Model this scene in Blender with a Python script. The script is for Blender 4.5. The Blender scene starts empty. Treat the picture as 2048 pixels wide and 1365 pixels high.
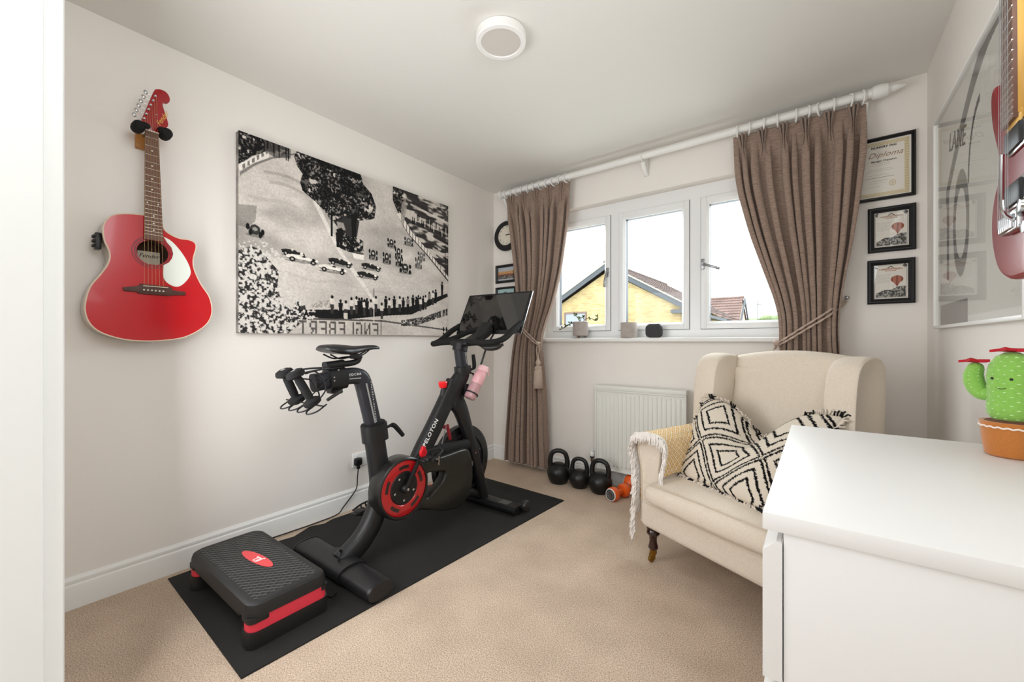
import bpy, bmesh, math, random
import numpy as np
from mathutils import Vector, Matrix, Euler
random.seed(7); rng=np.random.default_rng(11)
S=bpy.context.scene; COL=S.collection; PI=math.pi
rad=math.radians
# ------------------------------------------------ camera
cam=bpy.data.cameras.new('camera'); co=bpy.data.objects.new('camera',cam); COL.objects.link(co)
cam.sensor_width=36; cam.lens=819.0/2048*36; cam.clip_start=.02; cam.clip_end=500
cam.shift_y=0.5/2048
co.location=(0,0,1.058); co.rotation_euler=(rad(90),0,math.atan2(615,819)); S.camera=co
# ------------------------------------------------ world, lights, exposure
W=bpy.data.worlds.new('overcast'); S.world=W; W.use_nodes=True
bg=W.node_tree.nodes['Background']; bg.inputs[0].default_value=(.93,.97,1,1); bg.inputs[1].default_value=4.2
def area(name,loc,target,size,power,color=(1,1,1),sy=None,shape='RECTANGLE'):
    l=bpy.data.lights.new(name,'AREA'); l.energy=power; l.color=color; l.shape=shape; l.size=size
    if sy: l.size_y=sy
    o=bpy.data.objects.new(name,l); COL.objects.link(o); o.location=loc
    o.rotation_euler=(Vector(target)-Vector(loc)).to_track_quat('-Z','Y').to_euler(); return o
area('hall_fill',(-.08,-.75,1.25),(.1,2.8,1.2),.5,5,(.97,.98,1),1.0)  # added fill behind the doorway, brightens chest and back wall
area('fill_left',(-1.32,.10,1.08),(-.35,2.3,1.15),1.6,34,(.95,.97,1),1.3)  # added fill, unseen behind the door jamb, lights the back and right side
area('fill_right',(.385,.40,1.75),(-2.3,.80,.75),.7,18.5,(.88,.95,1),1.2)  # added fill out of view by the right wall, brightens the left wall
area('ceiling_bounce_lamp',(-.30,.35,1.55),(-.95,1.25,2.4),.55,2.5,(.95,.97,1),.5)
area('daylight_window',(-1.0,3.35,1.75),(-1.0,0,.9),1.7,38,(.93,.97,1),1.0)
vs=S.view_settings; vs.view_transform='Standard'; vs.look='None'; vs.gamma=1; vs.exposure=0.0; vs.use_curve_mapping=False
S.cycles.use_denoising=True
S.cycles.max_bounces=10; S.cycles.diffuse_bounces=6
# ------------------------------------------------ helpers
def lin(c):
    if isinstance(c,str):
        c=c.lstrip('#'); c=tuple(int(c[i:i+2],16)/255 for i in (0,2,4))
    return tuple((x/12.92 if x<=.04045 else ((x+.055)/1.055)**2.4) for x in c[:3])
MATS={}
def mat(name,col,rough=.6,metal=0,spec=.5,noise=None,bump=None,var=.08,coat=0,sheen=0,trans=0,ior=1.45,stretch=None,alpha=None,attr=None):
    if name in MATS: return MATS[name]
    m=bpy.data.materials.new(name); m.use_nodes=True; nt=m.node_tree; b=nt.nodes['Principled BSDF']
    c=lin(col); b.inputs['Base Color'].default_value=(*c,1); b.inputs['Roughness'].default_value=rough
    b.inputs['Metallic'].default_value=metal; b.inputs['Specular IOR Level'].default_value=spec
    b.inputs['Coat Weight'].default_value=coat; b.inputs['Coat Roughness'].default_value=.05
    b.inputs['Sheen Weight'].default_value=sheen; b.inputs['Transmission Weight'].default_value=trans; b.inputs['IOR'].default_value=ior
    tc=nt.nodes.new('ShaderNodeTexCoord'); src=tc.outputs['Object']
    if stretch:
        mp=nt.nodes.new('ShaderNodeMapping'); mp.inputs['Scale'].default_value=stretch; nt.links.new(src,mp.inputs[0]); src=mp.outputs[0]
    colout=None
    if attr:
        a=nt.nodes.new('ShaderNodeVertexColor'); a.layer_name='Col'; colout=a.outputs[0]
        nt.links.new(colout,b.inputs['Base Color'])
    if noise:
        n=nt.nodes.new('ShaderNodeTexNoise'); n.inputs['Scale'].default_value=noise; n.inputs['Detail'].default_value=4
        nt.links.new(src,n.inputs['Vector'])
        r=nt.nodes.new('ShaderNodeMapRange'); r.inputs[1].default_value=.3; r.inputs[2].default_value=.7
        r.inputs[3].default_value=1-var; r.inputs[4].default_value=1+var; nt.links.new(n.outputs[0],r.inputs[0])
        mx=nt.nodes.new('ShaderNodeVectorMath'); mx.operation='SCALE'
        if colout: nt.links.new(colout,mx.inputs[0])
        else: mx.inputs[0].default_value=c
        nt.links.new(r.outputs[0],mx.inputs['Scale']); nt.links.new(mx.outputs[0],b.inputs['Base Color'])
    if bump:
        sc,st,di=bump
        n=nt.nodes.new('ShaderNodeTexNoise'); n.inputs['Scale'].default_value=sc; n.inputs['Detail'].default_value=3
        nt.links.new(src,n.inputs['Vector'])
        bp=nt.nodes.new('ShaderNodeBump'); bp.inputs['Strength'].default_value=st; bp.inputs['Distance'].default_value=di
        nt.links.new(n.outputs[0],bp.inputs['Height']); nt.links.new(bp.outputs[0],b.inputs['Normal'])
    if alpha is not None: b.inputs['Alpha'].default_value=alpha
    MATS[name]=m; return m
def glass(name,tint=(1,1,1),refl=1.0,rough=0.0):
    if name in MATS: return MATS[name]
    m=bpy.data.materials.new(name); m.use_nodes=True; nt=m.node_tree; nt.nodes.clear()
    o=nt.nodes.new('ShaderNodeOutputMaterial'); t=nt.nodes.new('ShaderNodeBsdfTransparent'); t.inputs[0].default_value=(*tint,1)
    g=nt.nodes.new('ShaderNodeBsdfGlossy'); g.inputs['Roughness'].default_value=rough
    f=nt.nodes.new('ShaderNodeFresnel'); f.inputs[0].default_value=1.5
    k=nt.nodes.new('ShaderNodeMath'); k.operation='MULTIPLY'; k.inputs[1].default_value=refl
    geo=nt.nodes.new('ShaderNodeNewGeometry'); inv=nt.nodes.new('ShaderNodeMath'); inv.operation='SUBTRACT'; inv.inputs[0].default_value=1
    k2=nt.nodes.new('ShaderNodeMath'); k2.operation='MULTIPLY'
    nt.links.new(geo.outputs['Backfacing'],inv.inputs[1])
    mx=nt.nodes.new('ShaderNodeMixShader'); nt.links.new(f.outputs[0],k.inputs[0]); nt.links.new(k.outputs[0],k2.inputs[0]); nt.links.new(inv.outputs[0],k2.inputs[1])
    nt.links.new(k2.outputs[0],mx.inputs[0]); nt.links.new(t.outputs[0],mx.inputs[1]); nt.links.new(g.outputs[0],mx.inputs[2]); nt.links.new(mx.outputs[0],o.inputs[0])
    MATS[name]=m; return m
def V(*a): return Vector(a)
def smooth_path(pts,k=6,closed=False):
    P=[Vector(p) for p in pts]; n=len(P); out=[]
    if n<3: return P
    rng_=range(n if closed else n-1)
    for i in rng_:
        p1=P[i];p2=P[(i+1)%n]
        p0=P[(i-1)%n] if (closed or i>0) else p1*2-p2
        p3=P[(i+2)%n] if (closed or i<n-2) else p2*2-p1
        for j in range(k):
            t=j/k
            out.append(.5*((2*p1)+(p2-p0)*t+(2*p0-5*p1+4*p2-p3)*t*t+(3*p1-p0-3*p2+p3)*t**3))
    if not closed: out.append(P[-1])
    return out
def lerp(a,b,t): return a+(b-a)*t
def interp(v,xs,ys): return float(np.interp(v,xs,ys))
class B:
    """collects shapes of one part"""
    def __init__(s): s.bm=bmesh.new()
    def _add(s,tmp,M=None):
        if M is not None: bmesh.ops.transform(tmp,matrix=M,verts=tmp.verts)
        me=bpy.data.meshes.new('t'); tmp.to_mesh(me); tmp.free(); s.bm.from_mesh(me); bpy.data.meshes.remove(me); return s
    def box(s,a,b,r=0,seg=2,M=None):
        t=bmesh.new(); bmesh.ops.create_cube(t,size=1)
        a=Vector(a);b=Vector(b); c=(a+b)/2; d=b-a
        for v in t.verts: v.co=Vector((c.x+v.co.x*d.x,c.y+v.co.y*d.y,c.z+v.co.z*d.z))
        if r: bmesh.ops.bevel(t,geom=t.edges[:],offset=min(r,abs(d.x)*.49,abs(d.y)*.49,abs(d.z)*.49),segments=seg,profile=.5,affect='EDGES')
        return s._add(t,M)
    def loft(s,loops,cap=True,closed=True,M=None,ring=False):
        t=bmesh.new(); L=[[t.verts.new(p) for p in lp] for lp in loops]; n=len(loops[0])
        m=len(L)
        for i in range(m if ring else m-1):
            A=L[i];C=L[(i+1)%m]
            for j in range(n if closed else n-1):
                t.faces.new((A[j],A[(j+1)%n],C[(j+1)%n],C[j]))
        if cap and closed and not ring:
            t.faces.new(L[0][::-1]); t.faces.new(L[-1])
        bmesh.ops.recalc_face_normals(t,faces=t.faces[:])
        return s._add(t,M)
    def sweep(s,path,wa,wb,side=(1,0,0),n=16,e=2.0,cap=True,M=None,closed=False):
        """section half-sizes wa (along side) and wb; superellipse exponent e"""
        P=[Vector(p) for p in path]; m=len(P); loops=[]
        for i,p in enumerate(P):
            if closed: t=(P[(i+1)%m]-P[(i-1)%m])
            else: t=(P[min(i+1,m-1)]-P[max(i-1,0)])
            t.normalize(); a=Vector(side); a=(a-t*a.dot(t)).normalized(); b=t.cross(a)
            f=i/(m-1); ra=wa(f) if callable(wa) else wa; rb=wb(f) if callable(wb) else wb
            lp=[]
            for j in range(n):
                th=2*PI*j/n; c=math.cos(th); q=math.sin(th)
                lp.append(p+a*ra*math.copysign(abs(c)**(2/e),c)+b*rb*math.copysign(abs(q)**(2/e),q))
            loops.append(lp)
        return s.loft(loops,cap=cap,M=M,ring=closed)
    def tube(s,path,r,n=10,cap=True,closed=False,M=None):
        P=[Vector(p) for p in path]; m=len(P); loops=[]
        t0=(P[1]-P[0]).normalized(); up=Vector((0,0,1)) if abs(t0.z)<.9 else Vector((1,0,0)); a=(up-t0*up.dot(t0)).normalized()
        for i,p in enumerate(P):
            if closed: t=(P[(i+1)%m]-P[(i-1)%m])
            else: t=(P[min(i+1,m-1)]-P[max(i-1,0)])
            if t.length<1e-9: t=t0.copy()
            t.normalize(); a=(a-t*a.dot(t)).normalized(); b=t.cross(a); t0=t
            rr=r(i/(m-1)) if callable(r) else (r[i] if isinstance(r,(list,tuple)) else r)
            loops.append([p+a*rr*math.cos(2*PI*j/n)+b*rr*math.sin(2*PI*j/n) for j in range(n)])
        return s.loft(loops,cap=cap,M=M,ring=closed)
    def lathe(s,prof,c=(0,0,0),axis=(0,0,1),n=28,M=None,cap=True):
        """prof: list of (radius, height)"""
        q=Vector(axis).to_track_quat('Z','X').to_matrix(); c=Vector(c)
        loops=[[c+q@Vector((max(r,1e-5)*math.cos(2*PI*j/n),max(r,1e-5)*math.sin(2*PI*j/n),h)) for j in range(n)] for r,h in prof]
        return s.loft(loops,cap=cap,M=M)
    def cyl(s,a,b,r,n=20,r2=None,bev=0):
        a=Vector(a);b=Vector(b);L=(b-a).length; r2=r if r2 is None else r2
        pr=[(r,0),(r2,L)] if not bev else [(r-bev,0),(r,bev),(r2,L-bev),(r2-bev,L)]
        return s.lathe(pr,a,b-a,n)
    def ell(s,c,r,n=20,m=12,M=None):
        c=Vector(c); r=(r,r,r) if not hasattr(r,'__len__') else r
        loops=[]
        for i in range(m+1):
            ph=PI*i/m; z=-math.cos(ph); q=max(math.sin(ph),1e-4)
            loops.append([Vector((c.x+r[0]*q*math.cos(2*PI*j/n),c.y+r[1]*q*math.sin(2*PI*j/n),c.z+r[2]*z)) for j in range(n)])
        return s.loft(loops,M=M)
    def plate(s,outer,h0,h1,holes=(),bev=0,M=None,seg=2):
        """polygon (u,v) with holes extruded in w from h0 to h1; M maps (u,v,w)"""
        t=bmesh.new()
        def ring(p,h): return [t.verts.new((x,y,h)) for x,y in p]
        es={}
        for h in (h0,h1):
            E=[]
            rs=[]
            for lp in [outer,*holes]:
                r=ring(lp,h); rs.append(r)
                for i in range(len(r)): E.append(t.edges.new((r[i],r[(i+1)%len(r)])))
            if holes: bmesh.ops.triangle_fill(t,edges=E,use_beauty=True)
            else: t.faces.new(rs[0])
            es[h]=rs
        be=[]
        for A,C in zip(es[h0],es[h1]):
            n=len(A)
            for i in range(n): t.faces.new((A[i],A[(i+1)%n],C[(i+1)%n],C[i]))
        bmesh.ops.recalc_face_normals(t,faces=t.faces[:])
        if bev:
            E=[e for e in t.edges if abs(e.verts[0].co.z-h1)<1e-7 and abs(e.verts[1].co.z-h1)<1e-7 and len(e.link_faces)==2 and any(abs(f.normal.z)<.5 for f in e.link_faces)]
            bmesh.ops.bevel(t,geom=E,offset=bev,segments=seg,profile=.5,affect='EDGES')
        return s._add(t,M)
    def quad(s,*p):
        s.bm.faces.new([s.bm.verts.new(x) for x in p]); return s
    def done(s,name,m,parent=None,sharp=35,label=None,world=None):
        me=bpy.data.meshes.new(name); s.bm.to_mesh(me); s.bm.free()
        me.materials.append(m); me.shade_smooth()
        if sharp: me.set_sharp_from_angle(angle=rad(sharp))
        o=bpy.data.objects.new(name,me); COL.objects.link(o); attach(o,parent)
        if label: o['label']=label
        return o
WORLD={}
def attach(o,parent):
    if parent is None: return
    o.parent=parent
    root=parent
    while root.parent: root=root.parent
    if root.name in WORLD:
        if parent is root: o.matrix_parent_inverse=Matrix.Translation(-Vector(WORLD[root.name]))
def thing(name,label,cat,loc=(0,0,0),rot=(0,0,0),group=None,world=False):
    o=bpy.data.objects.new(name,None); COL.objects.link(o); o.empty_display_size=.05
    o.location=loc; o.rotation_euler=rot; o['label']=label; o['category']=cat
    if group: o['group']=group
    if world: WORLD[o.name]=tuple(loc)
    return o
def tag(o,label,cat,group=None):
    o['label']=label;o['category']=cat
    if group:o['group']=group
    return o
def struct(o): o['kind']='structure'; return o
def dup(root,loc,label,group=None,rot=None):
    def cp(o,p):
        c=o.copy(); COL.objects.link(c)
        if p is not None:
            c.parent=p; c.matrix_parent_inverse=o.matrix_parent_inverse.copy()
        for ch in [x for x in bpy.data.objects if x.parent==o]: cp(ch,c)
        return c
    c=cp(root,None); c.location=loc; c['label']=label
    if rot is not None: c.rotation_euler=rot
    return c
def text(name,s,size,M,m,parent=None,ext=.0004,align='CENTER',shear=0,label=None,bold=0,sp=1):
    cu=bpy.data.curves.new(name,'FONT'); cu.body=s; cu.size=size; cu.extrude=ext; cu.align_x=align; cu.align_y='CENTER'; cu.shear=shear; cu.offset=bold; cu.space_character=sp; cu.resolution_u=3
    o=bpy.data.objects.new(name,cu); COL.objects.link(o)
    dg=bpy.context.evaluated_depsgraph_get(); dg.update()
    me=bpy.data.meshes.new_from_object(o.evaluated_get(dg)); bpy.data.objects.remove(o); bpy.data.curves.remove(cu)
    me.transform(M); me.materials.clear(); me.materials.append(m); me.name=name
    o=bpy.data.objects.new(name,me); COL.objects.link(o); attach(o,parent)
    if label:o['label']=label
    return o
def basis(x,y,o,z=None):
    x=Vector(x).normalized();y=Vector(y).normalized(); z=x.cross(y) if z is None else Vector(z)
    return Matrix(((x.x,y.x,z.x,o[0]),(x.y,y.y,z.y,o[1]),(x.z,y.z,z.z,o[2]),(0,0,0,1)))
MW_L=lambda x:basis((0,1,0),(0,0,1),(x,0,0))            # (u,v,w)->(Y,Z) on a plane facing +X
def grid(name,P,m,parent=None,colors=None,label=None,solid=0,smooth=True,closed_u=False):
    """P: array (h,w,3)"""
    h,w=P.shape[:2]
    me=bpy.data.meshes.new(name); idx=np.arange(h*w).reshape(h,w)
    if closed_u:
        nx=np.roll(idx,-1,axis=1); f=np.stack([idx[:-1],nx[:-1],nx[1:],idx[1:]],-1).reshape(-1,4)
    else: f=np.stack([idx[:-1,:-1],idx[:-1,1:],idx[1:,1:],idx[1:,:-1]],-1).reshape(-1,4)
    me.vertices.add(h*w); me.vertices.foreach_set('co',P.astype(np.float32).ravel())
    me.loops.add(f.size); me.loops.foreach_set('vertex_index',f.astype(np.int32).ravel())
    me.polygons.add(len(f)); me.polygons.foreach_set('loop_start',np.arange(0,f.size,4,dtype=np.int32))
    me.update(calc_edges=True); me.validate()
    if smooth: me.shade_smooth()
    if colors is not None:
        a=me.color_attributes.new('Col','FLOAT_COLOR','POINT'); c=np.ones((h*w,4),np.float32); c[:,:3]=colors.reshape(-1,3); a.data.foreach_set('color',c.ravel())
    me.materials.append(m); o=bpy.data.objects.new(name,me); COL.objects.link(o); attach(o,parent)
    if solid:
        md=o.modifiers.new('s','SOLIDIFY'); md.thickness=solid; md.offset=0
    if label:o['label']=label
    return o
# ---- flat print painting on a raster (colours go to vertices of the print's own sheet)
class Art:
    def __init__(s,w,h,base): s.w=w;s.h=h;s.a=np.zeros((h,w,3))+np.array(base); s.X,s.Y=np.meshgrid(np.linspace(0,1,w),np.linspace(0,1,h))
    def mask(s,pts):
        ins=np.zeros((s.h,s.w),bool); n=len(pts)
        for i in range(n):
            x1,y1=pts[i];x2,y2=pts[(i+1)%n]
            if y1==y2: continue
            c=((y1>s.Y)!=(y2>s.Y))&(s.X<(x2-x1)*(s.Y-y1)/(y2-y1)+x1); ins^=c
        return ins
    def ell(s,cx,cy,rx,ry): return ((s.X-cx)/rx)**2+((s.Y-cy)/ry)**2<1
    def put(s,m,c,al=1.0): 
        c=np.array(c,float); s.a[m]=s.a[m]*(1-al)+(c if c.ndim<2 else c[m])*al
    def noise(s,sc,seed=0,oct=3,ax=1):
        r=np.random.default_rng(seed); out=np.zeros((s.h,s.w)); amp=1;tot=0
        for o in range(oct):
            gh=int(sc*2**o)+2; gw=int(sc*2**o*ax)+2; g=r.random((gh,gw))
            yy=s.Y*(gh-1.001); xx=s.X*(gw-1.001); y0=yy.astype(int);x0=xx.astype(int);fy=yy-y0;fx=xx-x0
            fy=fy*fy*(3-2*fy);fx=fx*fx*(3-2*fx)
            out+=amp*((g[y0,x0]*(1-fx)+g[y0,x0+1]*fx)*(1-fy)+(g[y0+1,x0]*(1-fx)+g[y0+1,x0+1]*fx)*fy); tot+=amp; amp*=.6
        return out/tot
def lin_arr(a): return np.where(a<=.04045,a/12.92,((a+.055)/1.055)**2.4)

# ------------------------------------------------ materials
M_wall=mat('wall_paint','#EBE6E0',.9,spec=.2,noise=1.5,var=.012,bump=(180,.08,.002))
M_ceil=mat('ceiling_paint','#E2E0DB',.95,spec=.1,bump=(120,.05,.002))
M_white=mat('white_gloss','#E9E9E6',.35,spec=.4)
M_upvc=mat('white_upvc','#E9EAEA',.3,spec=.5)
M_gask=mat('dark_gasket','#2A2E35',.6)
M_seam=mat('grey_seam','#76777A',.8)
M_black=mat('satin_black','#141416',.42,spec=.5)
M_blk2=mat('matt_black','#121213',.7,spec=.35,bump=(400,.15,.001))
M_rubber=mat('rubber_black','#1B1A1A',.85,spec=.3)
M_chrome=mat('chrome','#C8CACC',.18,metal=1)
M_steel=mat('brushed_steel','#9A9B9D',.35,metal=1)
M_red=mat('red_plastic','#C8202A',.4)
M_redg=mat('red_gloss','#D01020',.25)
# ------------------------------------------------ room shell
XL,XR,YB,YF,ZC=-2.37,.43,2.88,.03,2.40
def floor_mat():
    m=mat('carpet','#B69C82',.97,spec=.05); nt=m.node_tree; b=nt.nodes['Principled BSDF']
    tc=nt.nodes.new('ShaderNodeTexCoord')
    n1=nt.nodes.new('ShaderNodeTexNoise'); n1.inputs['Scale'].default_value=240; n1.inputs['Detail'].default_value=3
    n2=nt.nodes.new('ShaderNodeTexNoise'); n2.inputs['Scale'].default_value=5; n2.inputs['Detail'].default_value=4
    r=nt.nodes.new('ShaderNodeValToRGB'); r.color_ramp.elements[0].position=.33; r.color_ramp.elements[1].position=.68
    r.color_ramp.elements[0].color=(*lin('#A8917C'),1); r.color_ramp.elements[1].color=(*lin('#E6D3BF'),1)
    h=nt.nodes.new('ShaderNodeMixRGB'); h.blend_type='MULTIPLY'; h.inputs[0].default_value=.45
    r2=nt.nodes.new('ShaderNodeValToRGB'); r2.color_ramp.elements[0].position=.3; r2.color_ramp.elements[1].position=.7
    r2.color_ramp.elements[0].color=(.72,.70,.68,1); r2.color_ramp.elements[1].color=(1.1,1.1,1.1,1)
    for n in (n1,n2): nt.links.new(tc.outputs['Object'],n.inputs['Vector'])
    nt.links.new(n1.outputs[0],r.inputs[0]); nt.links.new(n2.outputs[0],r2.inputs[0])
    nt.links.new(r.outputs[0],h.inputs[1]); nt.links.new(r2.outputs[0],h.inputs[2]); nt.links.new(h.outputs[0],b.inputs['Base Color'])
    bp=nt.nodes.new('ShaderNodeBump'); bp.inputs['Strength'].default_value=.7; bp.inputs['Distance'].default_value=.006
    nt.links.new(n1.outputs[0],bp.inputs['Height']); nt.links.new(bp.outputs[0],b.inputs['Normal']); return m
struct(B().box((XL-.1,-1.6,-.1),(XR+.1,YB+.3,0)).done('floor',floor_mat()))
struct(B().box((XL-.1,-1.6,ZC),(XR+.1,YB+.3,ZC+.1)).done('ceiling',M_ceil))
struct(B().box((XL-.1,-1.6,0),(XL,YB+.3,ZC)).done('wall_left',M_wall))
struct(B().box((XR,-1.6,0),(XR+.1,YB+.3,ZC)).done('wall_right',M_wall))
WX0,WX1,WZ0,WZ1=-1.845,-.075,1.07,2.11
b=B().box((XL,YB,0),(XR,YB+.3,WZ0-.0)).box((XL,YB,WZ1),(XR,YB+.3,ZC)).box((XL,YB,WZ0),(WX0,YB+.3,WZ1)).box((WX1,YB,WZ0),(XR,YB+.3,WZ1))
struct(b.done('wall_back',M_wall))
b=B().box((XL,YF-.13,0),(-.47,YF,ZC)).box((.345,YF-.13,0),(XR,YF,ZC)).box((-.47,YF-.13,2.02),(.345,YF,ZC))
struct(b.done('wall_front',M_wall))
struct(B().box((XL,-1.7,0),(XR,-1.6,ZC)).done('wall_hall',M_wall))
# door lining and architrave at the doorway
b=B().box((-.47,YF-.14,0),(-.44,YF+.003,2.02),.002).box((.315,YF-.14,0),(.345,YF+.003,2.02),.002).box((-.47,YF-.14,2.0),(.345,YF+.003,2.03),.002)
dr=struct(b.done('door_1',M_white))
for x0,x1,nm in((-.515,-.448,'architrave'),(.323,.39,'architrave')):
    b=B()
    b.box((x0,YF+.0001,0),(x1,YF+.014,2.09),.004)
    b.box((x0,YF+.014,0),(x0+.02 if x0<0 else x1,YF+.018,2.09) if x0<0 else (x1,YF+.018,2.09),.002) if x0<0 else b.box((x1-.02,YF+.014,0),(x1,YF+.018,2.09),.002)
    b.done(nm,M_white,dr)
# skirting boards: a profile extruded
SK=[(0,0),(.018,0),(.018,.085),(.016,.092),(.011,.097),(.013,.104),(.012,.112),(.007,.118),(.004,.125),(0,.125)]
def skirt(name,A,Bp,inward):
    A=Vector(A);Bp=Vector(Bp);n=Vector(inward)
    struct(B().loft([[p+n*u+Vector((0,0,v)) for u,v in SK] for p in (A,Bp)]).done(name,M_white,sharp=25))
skirt('baseboard_left',(XL,YF,0),(XL,YB,0),(1,0,0)); skirt('baseboard_back',(XL,YB,0),(XR,YB,0),(0,-1,0)); skirt('baseboard_right',(XR,YF,0),(XR,YB,0),(-1,0,0))
# ------------------------------------------------ window
FY=2.96
wf=B(); 
wf.box((WX0,FY,1.138),(WX0+.055,FY+.07,WZ1-.088)).box((WX1-.055,FY,1.138),(WX1,FY+.07,WZ1-.088)).box((WX0,FY,WZ1-.088),(WX1,FY+.07,WZ1)).box((WX0,FY,WZ0+.013),(WX1,FY+.07,1.138))
for x in(-1.276,-.707): wf.box((x+.0,FY,1.138),(x+(.064 if x<-1 else .07),FY+.07,2.022))
win=struct(wf.done('window_1',M_upvc))
def rectframe(b,x0,x1,z0,z1,t,y0,y1,r=.0):
    b.box((x0,y0,z0),(x0+t,y1,z1),r).box((x1-t,y0,z0),(x1,y1,z1),r).box((x0+t,y0,z0),(x1-t,y1,z0+t),r).box((x0+t,y0,z1-t),(x1-t,y1,z1),r); return b
GL=glass('window_glass',(.98,1,1),.6)
sashes=[(-1.785,-1.278),(-1.210,-.709),(-.635,-.132)]
for k,(x0,x1) in enumerate(sashes):
    b=rectframe(B(),x0,x1,1.141,2.02,.034,FY-.014,FY+.03,.003)
    # sloped bead
    zi0,zi1,xi0,xi1=1.175,1.986,x0+.034,x1-.034
    lo=[Vector((x,FY-.012,z)) for x,z in((xi0,zi0),(xi1,zi0),(xi1,zi1),(xi0,zi1))]
    li=[Vector((x,FY+.004,z)) for x,z in((xi0+.016,zi0+.016),(xi1-.016,zi0+.016),(xi1-.016,zi1-.016),(xi0+.016,zi1-.016))]
    lb=[p+Vector((0,.003,0)) for p in li]
    b.loft([lo,li,lb],cap=False)
    s=b.done('sash',M_upvc,win)
    rectframe(B(),x0-.003,x1+.003,1.138,2.023,.006,FY-.003,FY+.003).done('seam_line',M_seam,s)
    rectframe(B(),x0+.036,x1-.036,1.177,1.984,.0142,FY+.0075,FY+.052).done('glazing_gasket',M_gask,s)
    B().box((x0+.045,FY+.050,1.186),(x1-.045,FY+.0515,1.975)).done('pane',GL,win)
def handle(x,z,ang,sgn):
    b=B().box((x-.011,FY-.022,z-.035),(x+.011,FY-.012,z+.035),.004)
    M=Matrix.Translation((x,FY-.03,z))@Euler((0,ang,0)).to_matrix().to_4x4()
    b.cyl((x,FY-.02,z),(x,FY-.04,z),.009)
    p=smooth_path([(0,0,0),(0,-.012,-.03),(0,-.018,-.07),(0,-.008,-.115)],4)
    b.sweep(p,.009,.006,(1,0,0),10,M=M)
    b.done('handle',M_steel,win,label='brushed metal window handle')
handle(-1.296,1.585,rad(8),1); handle(-.622,1.572,rad(-68),1)
struct(B().box((WX0-.035,YB-.045,1.052),(WX1+.035,FY+.005,1.083),.01,3).done('trim_1',M_white))
# ------------------------------------------------ outside
M_brick=mat('yellow_brick','#DDB868',.9,spec=.2)
def brickmat():
    m=M_brick; nt=m.node_tree; b=nt.nodes['Principled BSDF']; tc=nt.nodes.new('ShaderNodeTexCoord')
    mp=nt.nodes.new('ShaderNodeMapping'); mp.inputs['Rotation'].default_value=(rad(90),0,0)
    br=nt.nodes.new('ShaderNodeTexBrick'); br.inputs['Scale'].default_value=1; br.inputs['Brick Width'].default_value=.225; br.inputs['Row Height'].default_value=.075
    br.inputs['Mortar Size'].default_value=.008
    br.inputs['Color1'].default_value=(.50,.375,.17,1); br.inputs['Color2'].default_value=(.36,.245,.095,1); br.inputs['Mortar'].default_value=(.40,.36,.27,1); br.inputs['Bias'].default_value=-.25
    n=nt.nodes.new('ShaderNodeTexNoise'); n.inputs['Scale'].default_value=.9; mx=nt.nodes.new('ShaderNodeMixRGB'); mx.blend_type='MULTIPLY'; mx.inputs[0].default_value=.5
    nt.links.new(tc.outputs['Object'],mp.inputs[0]); nt.links.new(mp.outputs[0],br.inputs[0]); nt.links.new(tc.outputs['Object'],n.inputs[0])
    rr=nt.nodes.new('ShaderNodeValToRGB'); rr.color_ramp.elements[0].color=(.55,.5,.4,1); rr.color_ramp.elements[1].color=(1.3,1.3,1.3,1); rr.color_ramp.elements[0].position=.3; rr.color_ramp.elements[1].position=.6
    nt.links.new(n.outputs[0],rr.inputs[0]); nt.links.new(br.outputs[0],mx.inputs[1]); nt.links.new(rr.outputs[0],mx.inputs[2]); nt.links.new(mx.outputs[0],b.inputs['Base Color']); return m
brickmat()
M_tile=mat('roof_tile','#5C4C47',.9,noise=1.1,var=.25)
M_barge=mat('grey_bargeboard','#4E5257',.6)
M_verge=mat('pale_verge','#B8AE9C',.8)
M_ground=mat('outside_ground','#6E7460',.95,noise=.4,var=.2)
struct(B().box((-60,4,-3.2),(60,140,-3.0)).done('ground',M_ground))
def roof_sheet(b,O,along,down,L,D,tw,rh,th=.03):
    """rows of overlapping wavy tiles: O ridge corner, along unit, down unit"""
    O=Vector(O);al=Vector(along);dn=Vector(down); nm=al.cross(dn); nm=nm if nm.z>0 else -nm
    rows=int(D/rh); cols=int(L/tw)
    for i in range(rows):
        pts0=[];pts1=[]
        for j in range(cols*4+1):
            x=j*tw/4; wv=(.5-.5*math.cos(2*PI*j/4))*.035
            pts0.append(O+al*x+dn*(i*rh)+nm*(wv)); pts1.append(O+al*x+dn*((i+1)*rh+.02)+nm*(wv+th))
            
        pts2=[p-nm*(th*.9) for p in pts1]
        b.loft([pts0,pts1,pts2],cap=False,closed=False)
    return b
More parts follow.
